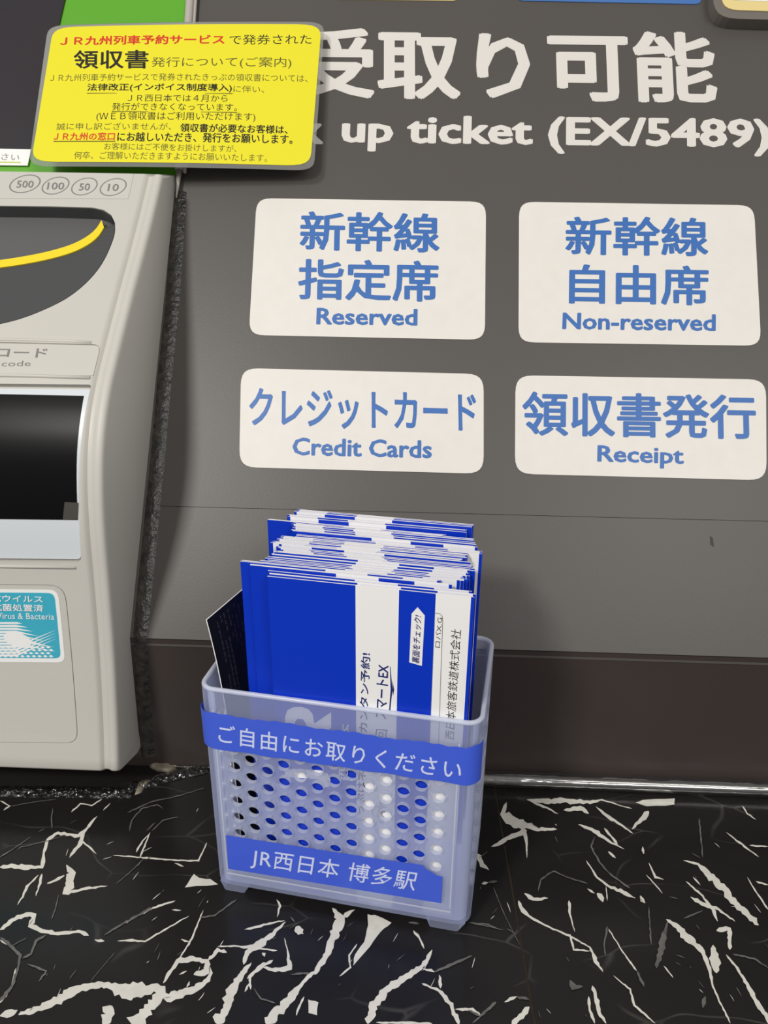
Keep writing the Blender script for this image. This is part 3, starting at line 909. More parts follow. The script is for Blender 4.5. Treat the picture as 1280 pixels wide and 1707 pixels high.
bowl_low = [(190, 372), (190, 388), (184, 408), (172, 434), (156, 457), (134, 479), (108, 498), (74, 515), (38, 529), (0, 539), (-60, 549), (-140, 555), (-230, 556)]
bowl_top = [(190, 372), (184, 359), (172, 351), (154, 347), (80, 345), (0, 344), (-80, 343), (-230, 341)]
bowl = mo(catmull(bowl_low, 3)) + mo(bowl_top[1:])[::-1]
coin = rquad(mo([(-260, 282), (223, 290), (214, 332), (-260, 330)]), [0, 1.2, 1.2, 0])
qrp = rquad(mo([(-260, 564), (169, 574), (156, 627), (-260, 621)]), [0, 5, 1.5, 0])
tray = rquad(mo([(-260, 637), (152, 641), (136, 938), (-260, 934)]), [0, 1.5, 4, 0])
door = rquad(mo([(-260, 973), (107, 976), (129, 1238), (-260, 1234)]), [0, 9, 7, 0])
cutters = [prism(grow(bowl, .5), -16, 3), prism(qrp, -.9, 3), prism(tray, -3.2, 3), prism(grow(door, .35), -.9, 3, cuts=10)]
for c in cutters:
    co = fix_normals(mk('cutter', c[0], c[1], M['body']))
    md = body.modifiers.new('cut', 'BOOLEAN'); md.operation = 'DIFFERENCE'; md.object = co; md.solver = 'EXACT'
    co.hide_set(False); c_obj = co
    body.location = ORG[mach.name] * 0
    bpy.context.view_layer.update()
    dg = bpy.context.evaluated_depsgraph_get()
    nm = bpy.data.meshes.new_from_object(body.evaluated_get(dg))
    body.modifiers.clear(); old = body.data; body.data = nm; bpy.data.meshes.remove(old)
    bpy.data.objects.remove(co)
body.data.polygons.foreach_set('use_smooth', [True] * len(body.data.polygons))
body.data.set_sharp_from_angle(angle=math.radians(38))

# coin bowl: sloping lip, yellow line and deep floor
n = 46
lo = resample(mo(catmull(bowl_low, 3)), n)
yc = [(167, 364), (158, 378), (143, 391), (118, 404), (86, 414), (50, 422), (0, 430), (-60, 436), (-140, 440), (-230, 441)]
yo = resample(mo(catmull([(x + 2, y + 6) for x, y in yc], 3)), n)
yi = resample(mo(catmull([(x - 2, y - 6) for x, y in yc], 3)), n)
tp = resample(mo(bowl_top), n)
L = [([MACH.at(a, b, -.2) for a, b in lo]), ([MACH.at(a, b, -1.2) for a, b in lo]), [MACH.at(a, b, -4.5) for a, b in yo], [MACH.at(a, b, -4.5) for a, b in yi], [MACH.at(a, b, -7) for a, b in yi],
     [MACH.at(a, b, -8) for a, b in tp], [MACH.at(a, b, -.2) for a, b in tp]]
def strip(A, C, i=0):
    m = len(A)
    return (list(A) + list(C), [(j, j + 1, m + j + 1, m + j) for j in range(m - 1)], i)
V, F, I = join(strip(L[0], L[1]), strip(L[1], L[2]), strip(L[3], L[4]), strip(L[4], L[5], 1), strip(L[5], L[6]))
fix_normals(mk('coin_bowl', V, F, [M['bowl'], M['bowl2']], mach, midx=I, smooth=False))
V, F, I = join(strip(L[2], L[3]), strip([q + Vector((0, -.5, .5)) for q in L[2]], [q + Vector((0, -.5, .5)) for q in L[3]]),
               strip(L[2], [q + Vector((0, -.5, .5)) for q in L[2]]))
fix_normals(mk('yellow_line', V, F, M['yellow'], mach))

# coin label strip
cp = fix_normals(mk('coin_label', *prism(coin, .02, .25, cuts=4), M['plate'], mach))
for (cx_, cy_, rx, ry), t in zip(((42, 307, 25, 15.5), (93, 310, 22, 15), (141, 311.5, 21, 15), (189, 312.5, 21.5, 15)), ('500', '100', '50', '10')):
    a0, b0 = MACH.px(cx_, cy_); ax = MACH.px(cx_ + rx, cy_)[0] - a0; by_ = MACH.px(cx_, cy_ + ry)[1] - b0
    ring = []; m = 28
    for s_ in (1, .91):
        ring.append([MACH.at(a0 + (ax * math.cos(t2) - .25 * ax * math.sin(t2) * 0 + .18 * ax * math.sin(-t2)) * s_, b0 + by_ * math.sin(t2) * s_, .32) for t2 in (2 * math.pi * j / m for j in range(m + 1))])
    v, f, _ = join(strip(ring[0], ring[1]))
    mk('coin_mark', v, f, M['grey_ink'], mach)
    wx = {3: 14, 2: 9}[len(t)]
    text(t, MACH, (cx_ - wx + 1, cy_ - 6), (cx_ + wx + 1, cy_ - 6), (cx_ - wx - 1, cy_ + 6), M['grey_ink'], .32, .01, mach, 'coin_figure', shear=.0)

# label plate over the screen
pl = fix_normals(mk('label_plate', *prism(grow(qrp, -.5), -.88, -.45, cuts=4), M['plate'], mach))
text('QRコード', MACH, (-52, 579), (80, 581), (-56, 596), M['grey_ink'], -.38, .012, mach)
text('QR code', MACH, (-40, 602), (52, 601), (-42, 613), M['grey_ink'], -.38, .0, mach)
lipv = [mo([(-260, 623), (-100, 624), (60, 627), (150, 630)])]
path = [MACH.at(a, b, .1) for a, b in lipv[0]]
mk('lip', *tube(path, .9, 8), M['body'], mach, smooth=True)
path = [MACH.at(a, b, -.1) for a, b in mo([(-260, 562), (-60, 564), (120, 569), (152, 571)])]
mk('lip', *tube(path, .8, 8), M['body'], mach, smooth=True)

# screen in its pale frame
fr = fix_normals(mk('screen_frame', *prism(rquad(mo([(-260, 643), (149, 647), (134, 934), (-260, 930)]), [0, 1, 3, 0]), -3.1, -1.4), M['frame'], mach))
sc = fix_normals(mk('screen', *prism(mo([(-260, 650), (138, 658), (128, 868), (-260, 864)]), -1.4, -1.2), M['screen'], mach))
for o_ in (fr, sc):
    o_.data.polygons.foreach_set('use_smooth', [True] * len(o_.data.polygons)); o_.data.set_sharp_from_angle(angle=math.radians(30))
mk('screen_corner', *prism(mo([(106, 838), (129, 839), (128, 867), (103, 867)]), -1.2, -1.1), M['screen2'], mach)
path = [MACH.at(a, b, -.1) for a, b in mo([(-260, 941), (-60, 943), (126, 946)])]
mk('lip', *tube(path, .9, 8), M['body'], mach, smooth=True)

# lower door with its teal sticker
dr = fix_normals(mk('door', *prism(door, -.85, .12), M['body'], mach))
c = mo([(-160, 981), (97, 983), (109, 1104), (-160, 1102)])
st = fix_normals(mk('door_sticker', *prism(rquad(c, [0, 5.5, 4.5, 0]), .14, .3, cuts=5), M['sticker'], dr))
c = mo([(-150, 986), (91, 988), (102, 1097), (-150, 1095)])
V, F = prism(rquad(c, [0, 4, 3.5, 0]), .32, .36, cuts=6)
fix_normals(mk('sticker_print', V, F, M['teal'], dr))
for body_, tl, tr, bl, of in (('抗ウイルス', (-16, 991), (71, 993), (-15, 1003), .01), ('抗菌処置済', (-14, 1006), (72, 1008), (-13, 1018), .01),
                              ('Anti Virus & Bacteria', (-35, 1021), (90, 1023), (-34, 1031), .0)):
    text(body_, MACH, tl, tr, bl, M['sticker'], .6, of, dr, 'sticker_lettering')
# halftone burst of the sticker
parts = []
def dot(poly):
    parts.append(([MACH.at(a, b, .4 + .001 * len(parts)) for a, b in mo(poly)], [tuple(range(len(poly)))[::-1]]))
dot([(30 + 23 * math.cos(t) + 4 * math.sin(t), 1066 + 13 * math.sin(t) + 3 * math.cos(t)) for t in (2 * math.pi * q / 20 for q in range(20))])
for j in range(12):                              # streaks fanning out to the right and left of the bright centre
    y0 = 1038 + j * 4.9; xr = min(95, 38 + j * 9); sl = .10 + .035 * j if j < 8 else -.3
    th = 2.1 - .06 * abs(j - 6)
    dot([(xr, y0 + sl * (xr - 30) - (8 if j > 5 else 0) * (xr - 30) / 60), (28, y0 - th), (-20, y0 - th * .8), (-60, y0 - 1), (-60, y0 + .6), (-20, y0 + th * .8), (28, y0 + th)])
for j in range(4):
    for i in range(15):
        u = -52 + i * 9.5 + (j % 2) * 4.7; v = 1078 + j * 5
        if u < 92: dot([(u - 4.2, v), (u, v - 2), (u + 4.2, v + .6), (u, v + 2.2)])
V, F, _ = join(*parts)
o = mk('sticker_dots', V, F, M['sticker'], dr); o['kind'] = 'stuff'

# upper face above the console: green strip, dark display, silver trim
v, f = slab([PANEL.px(*q, 2) for q in ((-330, -330), (338, -330), (300, 292), (-330, 283))], .05, 1.6, PANEL.at)
fix_normals(mk('upper_face', v, f, M['green'], mach))
v, f = slab([PANEL.px(*q, 3) for q in ((-330, -330), (190, -330), (107, 0), (50, 250), (-330, 244))], 1.65, 2.6, PANEL.at)
fix_normals(mk('display_glass', v, f, M['dark'], mach))
v, f = slab([PANEL.px(*q, 3) for q in ((-330, 242), (52, 249), (46, 276), (-330, 272))], 2.7, 3.1, PANEL.at)
fix_normals(mk('paper_label', v, f, M['sticker'], mach))
text('ください', PANEL, (-30, 254), (33, 257), (-32, 265), M['grey_ink'], 3.2, .0, mach)
mk('label_line', *slab([PANEL.px(*q, 3) for q in ((-330, 266), (35, 270), (34, 272), (-330, 268.5))], 3.12, 3.2, PANEL.at), mat('yellow_green_line', rgb(190, 200, 90)), mach)
tr0 = [PANEL.px(*q, 3) for q in ((306, -120), (329, -120), (302, 300), (292, 284))]
path = [PANEL.at(a, b, 3.2) for a, b in (PANEL.px(344, -330, 3), PANEL.px(317, 0, 3), PANEL.px(299, 284, 3), PANEL.px(294, 330, 3))]
mk('side_trim', *tube(path[:3], 2.6, 12), M['trim'], mach, smooth=True)
mk('side_trim', *tube([q + Vector((3.0, 0, -1.5)) for q in path[:3]], 1.1, 8), M['trim'], mach, smooth=True)
mk('trim_tail', *tube([path[2], path[3]], lambda t: 1.8 - 1.4 * t, 8), M['trim'], mach, smooth=True)

# dark sealant bead running down between machine and wall, kinked at the skirting
def ribbon(pts, wid, hgt, m, name, label=None):
    P = resample(pts, 90); V = []; F = []; nn = 9
    for i, p in enumerate(P):
        for j in range(nn):
            t = j / (nn - 1); wv = random.uniform(.8, 1.25)
            V.append(Vector(p[:3]) + Vector((wid * t, 0, 0)) + PN * (hgt * math.sin(math.pi * t) * wv + .05))
    for i in range(len(P) - 1):
        for j in range(nn - 1): F.append((i * nn + j, i * nn + j + 1, (i + 1) * nn + j + 1, (i + 1) * nn + j))
    return V, F
gp = [PANEL.at(*PANEL.px(*q)) for q in ((288, 320), (277, 490), (262, 637), (250, 772), (236, 911), (229, 983), (221, 1064))]
gp += [hit(u, v, Vector((0, YB, 0)), Vector((0, -1, 0))) for u, v in ((222, 1075), (226, 1141), (233, 1239), (236, 1262))]
gp = [tuple(q) for q in gp]
V, F = ribbon(gp, 8.2, 1.1, M['gasket'], 'sealant')
tag(mk('sealant_bead', V, F, M['gasket'], None, gp[-1], smooth=True), 'dark crumpled sealant bead filling the gap between machine and grey wall', 'sealant')

# crinkled clear film on the ledge under the machine front
def film(p0, p1, wid, h, nx, ny, sd):
    rnd = random.Random(sd); V = []; F = []
    a, b = Vector(p0), Vector(p1); d = (b - a); s_ = Vector((-d.y, d.x, 0)).normalized()
    for i in range(nx + 1):
        for j in range(ny + 1):
            q = a + d * (i / nx) + s_ * (wid * (j / ny - .5) * rnd.uniform(.85, 1.1))
            z = .35 + h * math.sin(math.pi * j / ny) * rnd.uniform(.45, 1.0)
            V.append((q.x, q.y, z))
    for i in range(nx):
        for j in range(ny): F.append((i * (ny + 1) + j, (i + 1) * (ny + 1) + j, (i + 1) * (ny + 1) + j + 1, i * (ny + 1) + j + 1))
    return V, F
fa, fb = FLOOR.px(-200, 1318), FLOOR.px(222, 1322)
V, F = film((fa[0], fa[1], 0), (fb[0], fb[1], 0), 9, 2.4, 150, 6, 3)
tag(mk('clear_film', V, F, M['film'], None, (fb[0], fb[1], 0)), 'crumpled clear film lying on the black marble along the machine bottom', 'film')
fa, fb = FLOOR.px(214, 1312), FLOOR.px(345, 1281)
V, F = film((fa[0], fa[1], 0), (fb[0], fb[1], 0), 9, 2.2, 50, 6, 5)
tag(mk('clear_film', V, F, M['film'], None, (fa[0], fa[1], 0)), 'short crumpled clear film between the machine corner and the basket', 'film')
def blob(name, pts, hgt, m, label, cat):
    c = [FLOOR.px(*q) for q in pts]; cx_ = sum(p[0] for p in c) / len(c); cy_ = sum(p[1] for p in c) / len(c)
    V = [Vector((a, b, .1)) for a, b in c]; k = len(c)
    for s_, z in ((.75, hgt * .7), (.4, hgt)):
        V += [Vector((cx_ + (a - cx_) * s_ + random.uniform(-.4, .4), cy_ + (b - cy_) * s_ + random.uniform(-.4, .4), z * random.uniform(.8, 1.2))) for a, b in c]
    F = [(r * k + i, r * k + (i + 1) % k, (r + 1) * k + (i + 1) % k, (r + 1) * k + i) for r in range(2) for i in range(k)] + [tuple(2 * k + i for i in range(k)), tuple(range(k))[::-1]]
    return tag(fix_normals(mk(name, V, F, m, None, (cx_, cy_, 0), smooth=True)), label, cat)
blob('sealant_lump', [(246, 1272), (262, 1268), (280, 1266), (294, 1268), (296, 1284), (280, 1288), (262, 1286), (250, 1280)], 2.2, M['silicone'],
     'pale brown lump of old sealant at the foot of the skirting, between machine and basket', 'sealant')
blob('sealant_lump', [(226, 1255), (236, 1250), (238, 1256), (230, 1264), (225, 1264)], 2.5, M['sticker'],
     'small white sealant scrap under the right corner of the machine', 'sealant')
blob('sealant_lump', [(232, 1303), (246, 1298), (256, 1300), (244, 1308), (236, 1322), (224, 1326), (228, 1314)], 1.0, M['silicone'],
     'flat beige sealant smear on the marble just right of the machine', 'sealant')
# sealant line at the foot of the skirting
path = [(x, YB - .6 + random.uniform(-.3, .3), .7 + random.uniform(-.25, .3)) for x in range(-140, 420, 4)]
tag(mk('sealant_line', *tube(path, lambda t: .7 + random.uniform(-.25, .35), 7), M['gasket'], None, path[0], smooth=True),
    'thin dark sealant line along the foot of the brown skirting', 'sealant')

# clear plastic tube along the wall foot, right of the basket
pa, pb = FLOOR.px(796, 1318), FLOOR.px(1290, 1328)
R = 4.6
y0_, x0_ = YB - R - 1.2, hit(788, 1320, Vector((0, YB - R - 1, 0)), Vector((0, -1, 0))).x
parts = []
for sgn, rr in ((1, R), (-1, R - .6)):
    V = []; F = []; nx, nr = 90, 24
    for i in range(nx + 1):
        x = x0_ + (440 - x0_) * i / nx
        r_ = rr + (.16 * math.sin(i * 2.6) if i < 26 else 0)
        for j in range(nr):
            t = 2 * math.pi * j / nr
            V.append(Vector((x, y0_ + r_ * math.cos(t), R + .15 + r_ * math.sin(t) * .9)))
    for i in range(nx):
        for j in range(nr):
            q = (i * nr + j, i * nr + (j + 1) % nr, (i + 1) * nr + (j + 1) % nr, (i + 1) * nr + j)
            F.append(q if sgn > 0 else q[::-1])
    parts.append((V, F))
V, F, _ = join(*parts)
m_ = (91) * 24
F += [(j, (j + 1) % 24, m_ + (j + 1) % 24, m_ + j)[::-1] for j in range(24)]
tb = tag(mk('plastic_tube', V, F, M['clear'], None, (x0_, y0_, 0), smooth=True),
         'clear plastic tube lying along the foot of the wall, right of the basket', 'tube')

# ------------------------------------------------------------------ perforated basket
bk = empty('plastic_basket', BO, (0, 0, 0))
tag(bk, 'translucent milky perforated plastic basket with two blue tape labels, standing on black marble', 'basket')
TH, RC = 2.0, 7.0
HP, HR = 7.55, 2.85                             # hole pitch and radius
hx, hy = BW / 2, BD / 2
SIDES = [((0, -1), (1, 0), hy, hx), ((1, 0), (0, 1), hx, hy), ((0, 1), (-1, 0), hy, hx), ((-1, 0), (0, -1), hx, hy)]


def wallpt(i, a, z, d):
    n, t, off, half = SIDES[i]
    tap = (116 - z) * .004
    o = off - d - tap * 0
    return B(n[0] * o + t[0] * a, n[1] * o + t[1] * a, z)


def tape_r(i, a, d):                              # point with rounded corners by running coordinate
    pass


V, F = [], []
HW = []
def quad(p, flip=False, hw=False):
    b = len(V)
    if hw: HW.append(len(F))
    V.extend(p); F.append((b, b + 1, b + 2, b + 3) if not flip else (b + 3, b + 2, b + 1, b))
Z0, Z1 = 5.7, 115.6
for i in range(4):
    half = SIDES[i][3] - RC
    if i in (0, 2):
        cols = [-46.5 + HP * k for k in range(13)]
        if i == 2: cols = [-c for c in cols][::-1]
    else:
        m = 6; cols = [(-(m - 1) / 2 + k) * HP for k in range(m)]
    edges = [-half, cols[0] - HP / 2] + [c + HP / 2 for c in cols] + [half]
    for d, flip in ((0, False), (TH, True)):
        # plain margins
        quad([wallpt(i, a, z, d) for a, z in ((edges[0], Z0), (edges[1], Z0), (edges[1], Z1), (edges[0], Z1))], flip)
        quad([wallpt(i, a, z, d) for a, z in ((edges[-2], Z0), (edges[-1], Z0), (edges[-1], Z1), (edges[-2], Z1))], flip)
    for k, c in enumerate(cols):
        z = 19.1 if k % 2 == 0 else 23.9
        zs = []
        while z < 92: zs.append(z); z += 9.6
        lo_, hi_ = zs[0] - 4.8, zs[-1] + 4.8
        for d, flip in ((0, False), (TH, True)):
            quad([wallpt(i, a, zz, d) for a, zz in ((c - HP / 2, Z0), (c + HP / 2, Z0), (c + HP / 2, lo_), (c - HP / 2, lo_))], flip)
            quad([wallpt(i, a, zz, d) for a, zz in ((c - HP / 2, hi_), (c + HP / 2, hi_), (c + HP / 2, Z1), (c - HP / 2, Z1))], flip)
        for zc in zs:
            ns = 16
            ring = [(math.cos(2 * math.pi * (q + .5) / ns), math.sin(2 * math.pi * (q + .5) / ns)) for q in range(ns)]
            sqr = []
            for x, y in ring:
                s_ = 1 / max(abs(x), abs(y)); x2, y2 = x * s_, y * s_
                # snap the diagonal neighbours on to the square's corners
                sqr.append((x2 * HP / 2, y2 * 4.8))
            for d, flip in ((0, False), (TH, True)):
                for q in range(ns):
                    q2 = (q + 1) % ns
                    pr = [(c + ring[q][0] * HR, zc + ring[q][1] * HR), (c + sqr[q][0], zc + sqr[q][1]), (c + sqr[q2][0], zc + sqr[q2][1]), (c + ring[q2][0] * HR, zc + ring[q2][1] * HR)]
                    quad([wallpt(i, a, zz, d) for a, zz in pr], flip)
                    # corner fill
                    (ax_, az_), (bx_, bz_) = sqr[q], sqr[q2]
                    if abs(abs(ax_) - HP / 2) < 1e-6 and abs(abs(bz_) - 4.8) < 1e-6 and abs(abs(az_) - 4.8) > 1e-6:
                        b = len(V); V.extend([wallpt(i, c + ax_, zc + az_, d), wallpt(i, c + math.copysign(HP / 2, ax_), zc + math.copysign(4.8, bz_), d), wallpt(i, c + bx_, zc + bz_, d)])
                        F.append((b, b + 1, b + 2) if not flip else (b + 2, b + 1, b))
                    elif abs(abs(az_) - 4.8) < 1e-6 and abs(abs(bx_) - HP / 2) < 1e-6 and abs(abs(ax_) - HP / 2) > 1e-6:
                        b = len(V); V.extend([wallpt(i, c + ax_, zc + az_, d), wallpt(i, c + math.copysign(HP / 2, bx_), zc + math.copysign(4.8, az_), d), wallpt(i, c + bx_, zc + bz_, d)])
                        F.append((b, b + 1, b + 2) if not flip else (b + 2, b + 1, b))
            for q in range(ns):
                q2 = (q + 1) % ns
                quad([wallpt(i, c + ring[q][0] * HR, zc + ring[q][1] * HR, 0), wallpt(i, c + ring[q2][0] * HR, zc + ring[q2][1] * HR, 0),
                      wallpt(i, c + ring[q2][0] * HR, zc + ring[q2][1] * HR, TH), wallpt(i, c + ring[q][0] * HR, zc + ring[q][1] * HR, TH)], False, True)
# rounded corners
def corner(i, t, z, d):
    cx_, cy_ = ((hx - RC), -(hy - RC)) if i == 0 else ((hx - RC), (hy - RC)) if i == 1 else (-(hx - RC), (hy - RC)) if i == 2 else (-(hx - RC), -(hy - RC))
    a0 = [-90, 0, 90, 180][i]; a = math.radians(a0 + 90 * t)
    return B(cx_ + (RC - d) * math.cos(a), cy_ + (RC - d) * math.sin(a), z)
for i in range(4):
    for q in range(8):
        for d, flip in ((0, False), (TH, True)):
            quad([corner(i, q / 8, Z0, d), corner(i, (q + 1) / 8, Z0, d), corner(i, (q + 1) / 8, Z1, d), corner(i, q / 8, Z1, d)], flip)
HW = set(HW)
mk('basket_wall', V, F, [M['plastic'], M['plastic_rim']], bk, midx=[1 if i in HW else 0 for i in range(len(F))])


def loop(d, n=8):
    out = []
    for i in (3, 0, 1, 2):
        out += [corner(i, q / n, 0, d) for q in range(n + 1)]
    return out
# base plate
lp = loop(0); k = len(lp); li = loop(TH)
def up(p, z): return Vector((p.x, p.y, z))
V = [up(p, 5.7) for p in loop(.0)] + [up(p, 7.2) for p in loop(TH + .1)]
F = [tuple(range(k))[::-1], tuple(range(k, 2 * k))]
mk('base', V, F, M['plastic'], bk)
# rim bead all round
R_ = []
for p, q in zip(loop(TH / 2), loop(-1)):
    nrm = (q - p).normalized()
    R_.append([up(p, 115.9) + nrm * (1.05 * math.cos(t)) + Vector((0, 0, 1.05 * math.sin(t))) for t in (2 * math.pi * j / 10 for j in range(10))])
V = [v for r in R_ for v in r]
F = [(i * 10 + j, ((i + 1) % k) * 10 + j, ((i + 1) % k) * 10 + (j + 1) % 10, i * 10 + (j + 1) % 10) for i in range(k) for j in range(10)]
mk('rim', V, F, M['plastic_rim'], bk, smooth=True)
# four feet
for (u0, u1, v0, v1) in ((-58.5, -45, -hy + .6, -hy + 12), (41, 57.5, -hy + .6, -hy + 12), (-58, -45, hy - 12, hy - .6), (41, 57.5, hy - 12, hy - .6)):
    top = rquad([(u0 - .3, v0), (u1 + 1.2, v0), (u1 + 1.2, v1), (u0 - .3, v1)], 1.2, 3); bot = rquad([(u0 + 1.4, v0 + .4), (u1 - 1.6, v0 + .4), (u1 - 1.6, v1 - .6), (u0 + 1.4, v1 - .6)], 1.2, 3)
    k2 = len(top)
    V = [B(a, b, 5.65) for a, b in top] + [B(a, b, .15) for a, b in bot]
    F = [(i, i + k2, (i + 1) % k2 + k2, (i + 1) % k2) for i in range(k2)] + [tuple(range(k2)), tuple(range(2 * k2 - 1, k2 - 1, -1))]
    fix_normals(mk('foot', V, F, M['plastic'], bk))
# raised frame ribs round the perforated field on the front
parts = []
for u0, u1, z0, z1 in ((-54.2, -53.6, 15, 106), (51.2, 51.8, 15, 106), (-54.2, 51.8, 12.5, 13.1)):
    P = [(u0, z0), (u1, z0), (u1, z1), (u0, z1)]
    parts.append(slab(P, .01, .35, lambda a, b, n: B(a, -hy - n, b)))
V, F, _ = join(*parts)
mk('frame_rib', V, F, M['plastic_rim'], bk)

# blue tape labels
def lpt(s_, z, out):
    """running coordinate s_ along the front (u), going round both front corners"""
    L = hx - RC; r = RC + out; arc = RC * math.pi / 2
    if s_ < -L:
        e = -L - s_
        if e < arc:
            a = math.radians(270) - e / RC; return B(-L + r * math.cos(a), -(hy - RC) + r * math.sin(a), z)
        return B(-hx - out, -(hy - RC) + (e - arc), z)
    if s_ > L:
        e = s_ - L
        if e < arc:
            a = math.radians(270) + e / RC; return B(L + r * math.cos(a), -(hy - RC) + r * math.sin(a), z)
        return B(hx + out, -(hy - RC) + (e - arc), z)
    return B(s_, -hy - out, z)
V, F = [], []
ns = 120
ends = (-hx - 9, hx - RC + 9)
for i in range(ns + 1):
    s_ = ends[0] + (ends[1] - ends[0]) * i / ns
    top = 104.4 + .35 * math.sin(s_ * .21) + .25 * math.sin(s_ * .9) + (1.2 * max(0, (s_ - 47) / 14))
    bot = 85.7 + .25 * math.sin(s_ * .3 + 1)
    bulge = .25 + (1.0 * math.exp(-((s_ + 62) / 5) ** 2))
    for j in range(5):
        t = j / 4
        for o_ in (0, .14):
            V.append(lpt(s_, bot + (top - bot) * t, bulge + o_ + .2 * math.sin(math.pi * t) * 0))
for i in range(ns):
    for j in range(4):
        a = (i * 5 + j) * 2; b = (i * 5 + j + 1) * 2; c = ((i + 1) * 5 + j + 1) * 2; d = ((i + 1) * 5 + j) * 2
        F.append((a + 1, d + 1, c + 1, b + 1)); F.append((a, b, c, d))
    a = i * 10; F.append((a, a + 10, a + 11, a + 1)); F.append((a + 8, a + 9, a + 19, a + 18))
t1 = mk('tape_label', V, F, M['tape'], bk); t1['label'] = 'wide blue tape label wrapped round the basket below its rim'
class TapeS:
    def __init__(s, o): s.o = o
    def px(s, u, v, n=0): return BoxPlane(-.5).px(u, v)
    def at(s, a, b, n=0): return lpt(a, b, s.o + n)
text('ご自由にお取りください', TapeS(.44), (364, 1207), (772, 1269), (364, 1238), M['tape_ink'], 0, .006, t1, 'tape_lettering', space=1.15)
# second label with its torn corner
q = [(-53, 36.5), (-53.3, 15.9), (47.6, 17.6), (47.5, 33.3), (45, 33.6), (43, 34.8), (40.5, 36), (38.4, 38.3), (20, 37.6), (0, 37.3), (-30, 36.8)]
t2 = fix_normals(mk('tape_label', *slab(q, .3, .48, lambda a, b, n: B(a, -hy - n, b)), M['tape'], bk)); t2['label'] = 'lower blue tape label with a torn right corner'
text('JR西日本 博多駅', TapeS(.54), (421, 1412), (698, 1454), (417, 1447), M['tape_ink'], 0, .004, t2, 'tape_lettering', space=1.08)

# ------------------------------------------------------------------ ticket envelopes
EW, EF, EH = 81.0, 66.5, 165.0                   # full width, width of the front pocket, height
ET = .28
SB = (35.5, 52.5)                                # white stripe on the pocket


def bx(x0, x1, y0, y1, z0, z1, front=0, back=1, edge=1):
    v = [(x0, y0, z0), (x1, y0, z0), (x1, y1, z0), (x0, y1, z0), (x0, y0, z1), (x1, y0, z1), (x1, y1, z1), (x0, y1, z1)]
    f = [(0, 1, 5, 4), (2, 3, 7, 6), (1, 2, 6, 5), (3, 0, 4, 7), (4, 5, 6, 7), (3, 2, 1, 0)]
    return v, f, [front, back, edge, edge, edge, edge]


def jm(*ps):
    V, F, I = [], [], []
    for v, f, i in ps:
        o = len(V); V += v; F += [tuple(x + o for x in g) for g in f]; I += i
    return V, F, I


def make_envelope(org, rot):
    r = empty('ticket_envelope', org, rot)
    v, f, i = jm(bx(0, SB[0], -.62, -.62 + ET, 0, EH, 0, 1), bx(SB[0], SB[1], -.62, -.62 + ET, 0, EH, 1, 1), bx(SB[1], EF, -.62, -.62 + ET, 0, EH, 0, 1))
    mk('front_pocket', v, f, [M['env_blue'], M['env_white']], r, midx=i, local=True)
    v, f, i = jm(bx(0, EW - 1.2, -.3, -.3 + ET, 0, EH, 1, 0), bx(EW - 1.2, EW, -.3, -.3 + ET, 0, EH, 0, 0))
    mk('back_panel', v, f, [M['env_blue'], M['env_white']], r, midx=i, local=True)
    return r


def copy_env(src, org, rot, extra=()):
    r = src.copy(); COL.objects.link(r); r.location = Vector(org) * MM; r.rotation_euler = rot
    for ch in list(src.children):
        if ch.name.split('.')[0] in ('front_pocket', 'back_panel') or ch in extra:
            c = ch.copy(); COL.objects.link(c); c.parent = r
    return r


# (left edge, off, flipped, top height) front to back
rows = []
off = 3.1
def add(n, u0, u1, flip, top=172.5, jit=.5, pitch=1.08):
    global off
    for q in range(n):
        t = q / max(1, n - 1)
        rows.append((u0 + (u1 - u0) * t + random.uniform(-jit, jit), off, flip, top + random.uniform(-.5, .5)))
        off += pitch
add(1, -27.3, -27.3, 0, 171.4, 0)
add(4, -26.8, -28.5, 0, 171.8, .3)
add(2, -36.3, -36.6, 0, 172.6, .1)
add(2, -41.2, -41.0, 0, 173.2, .1)
add(9, -33, -30.5, 0, 173.0, 1.2)
add(7, -29.5, -31, 1, 173.0, 1.4)
add(9, -35, -33.5, 1, 173.0, 1.0)
add(3, -27.6, -27.4, 0, 172.5, .2)
add(3, -30.0, -31, 0, 173.5, .5)
add(6, -31.0, -32.5, 1, 173.4, .8)
add(2, -44.5, -44.3, 0, 173.2, .1)
add(3, -35.5, -36, 1, 175.0, .6)
add(4, -33.5, -32.8, 1, 176.0, .4)
first = None; extra = []
GRP = 'blue and white ticket envelopes standing in the basket'
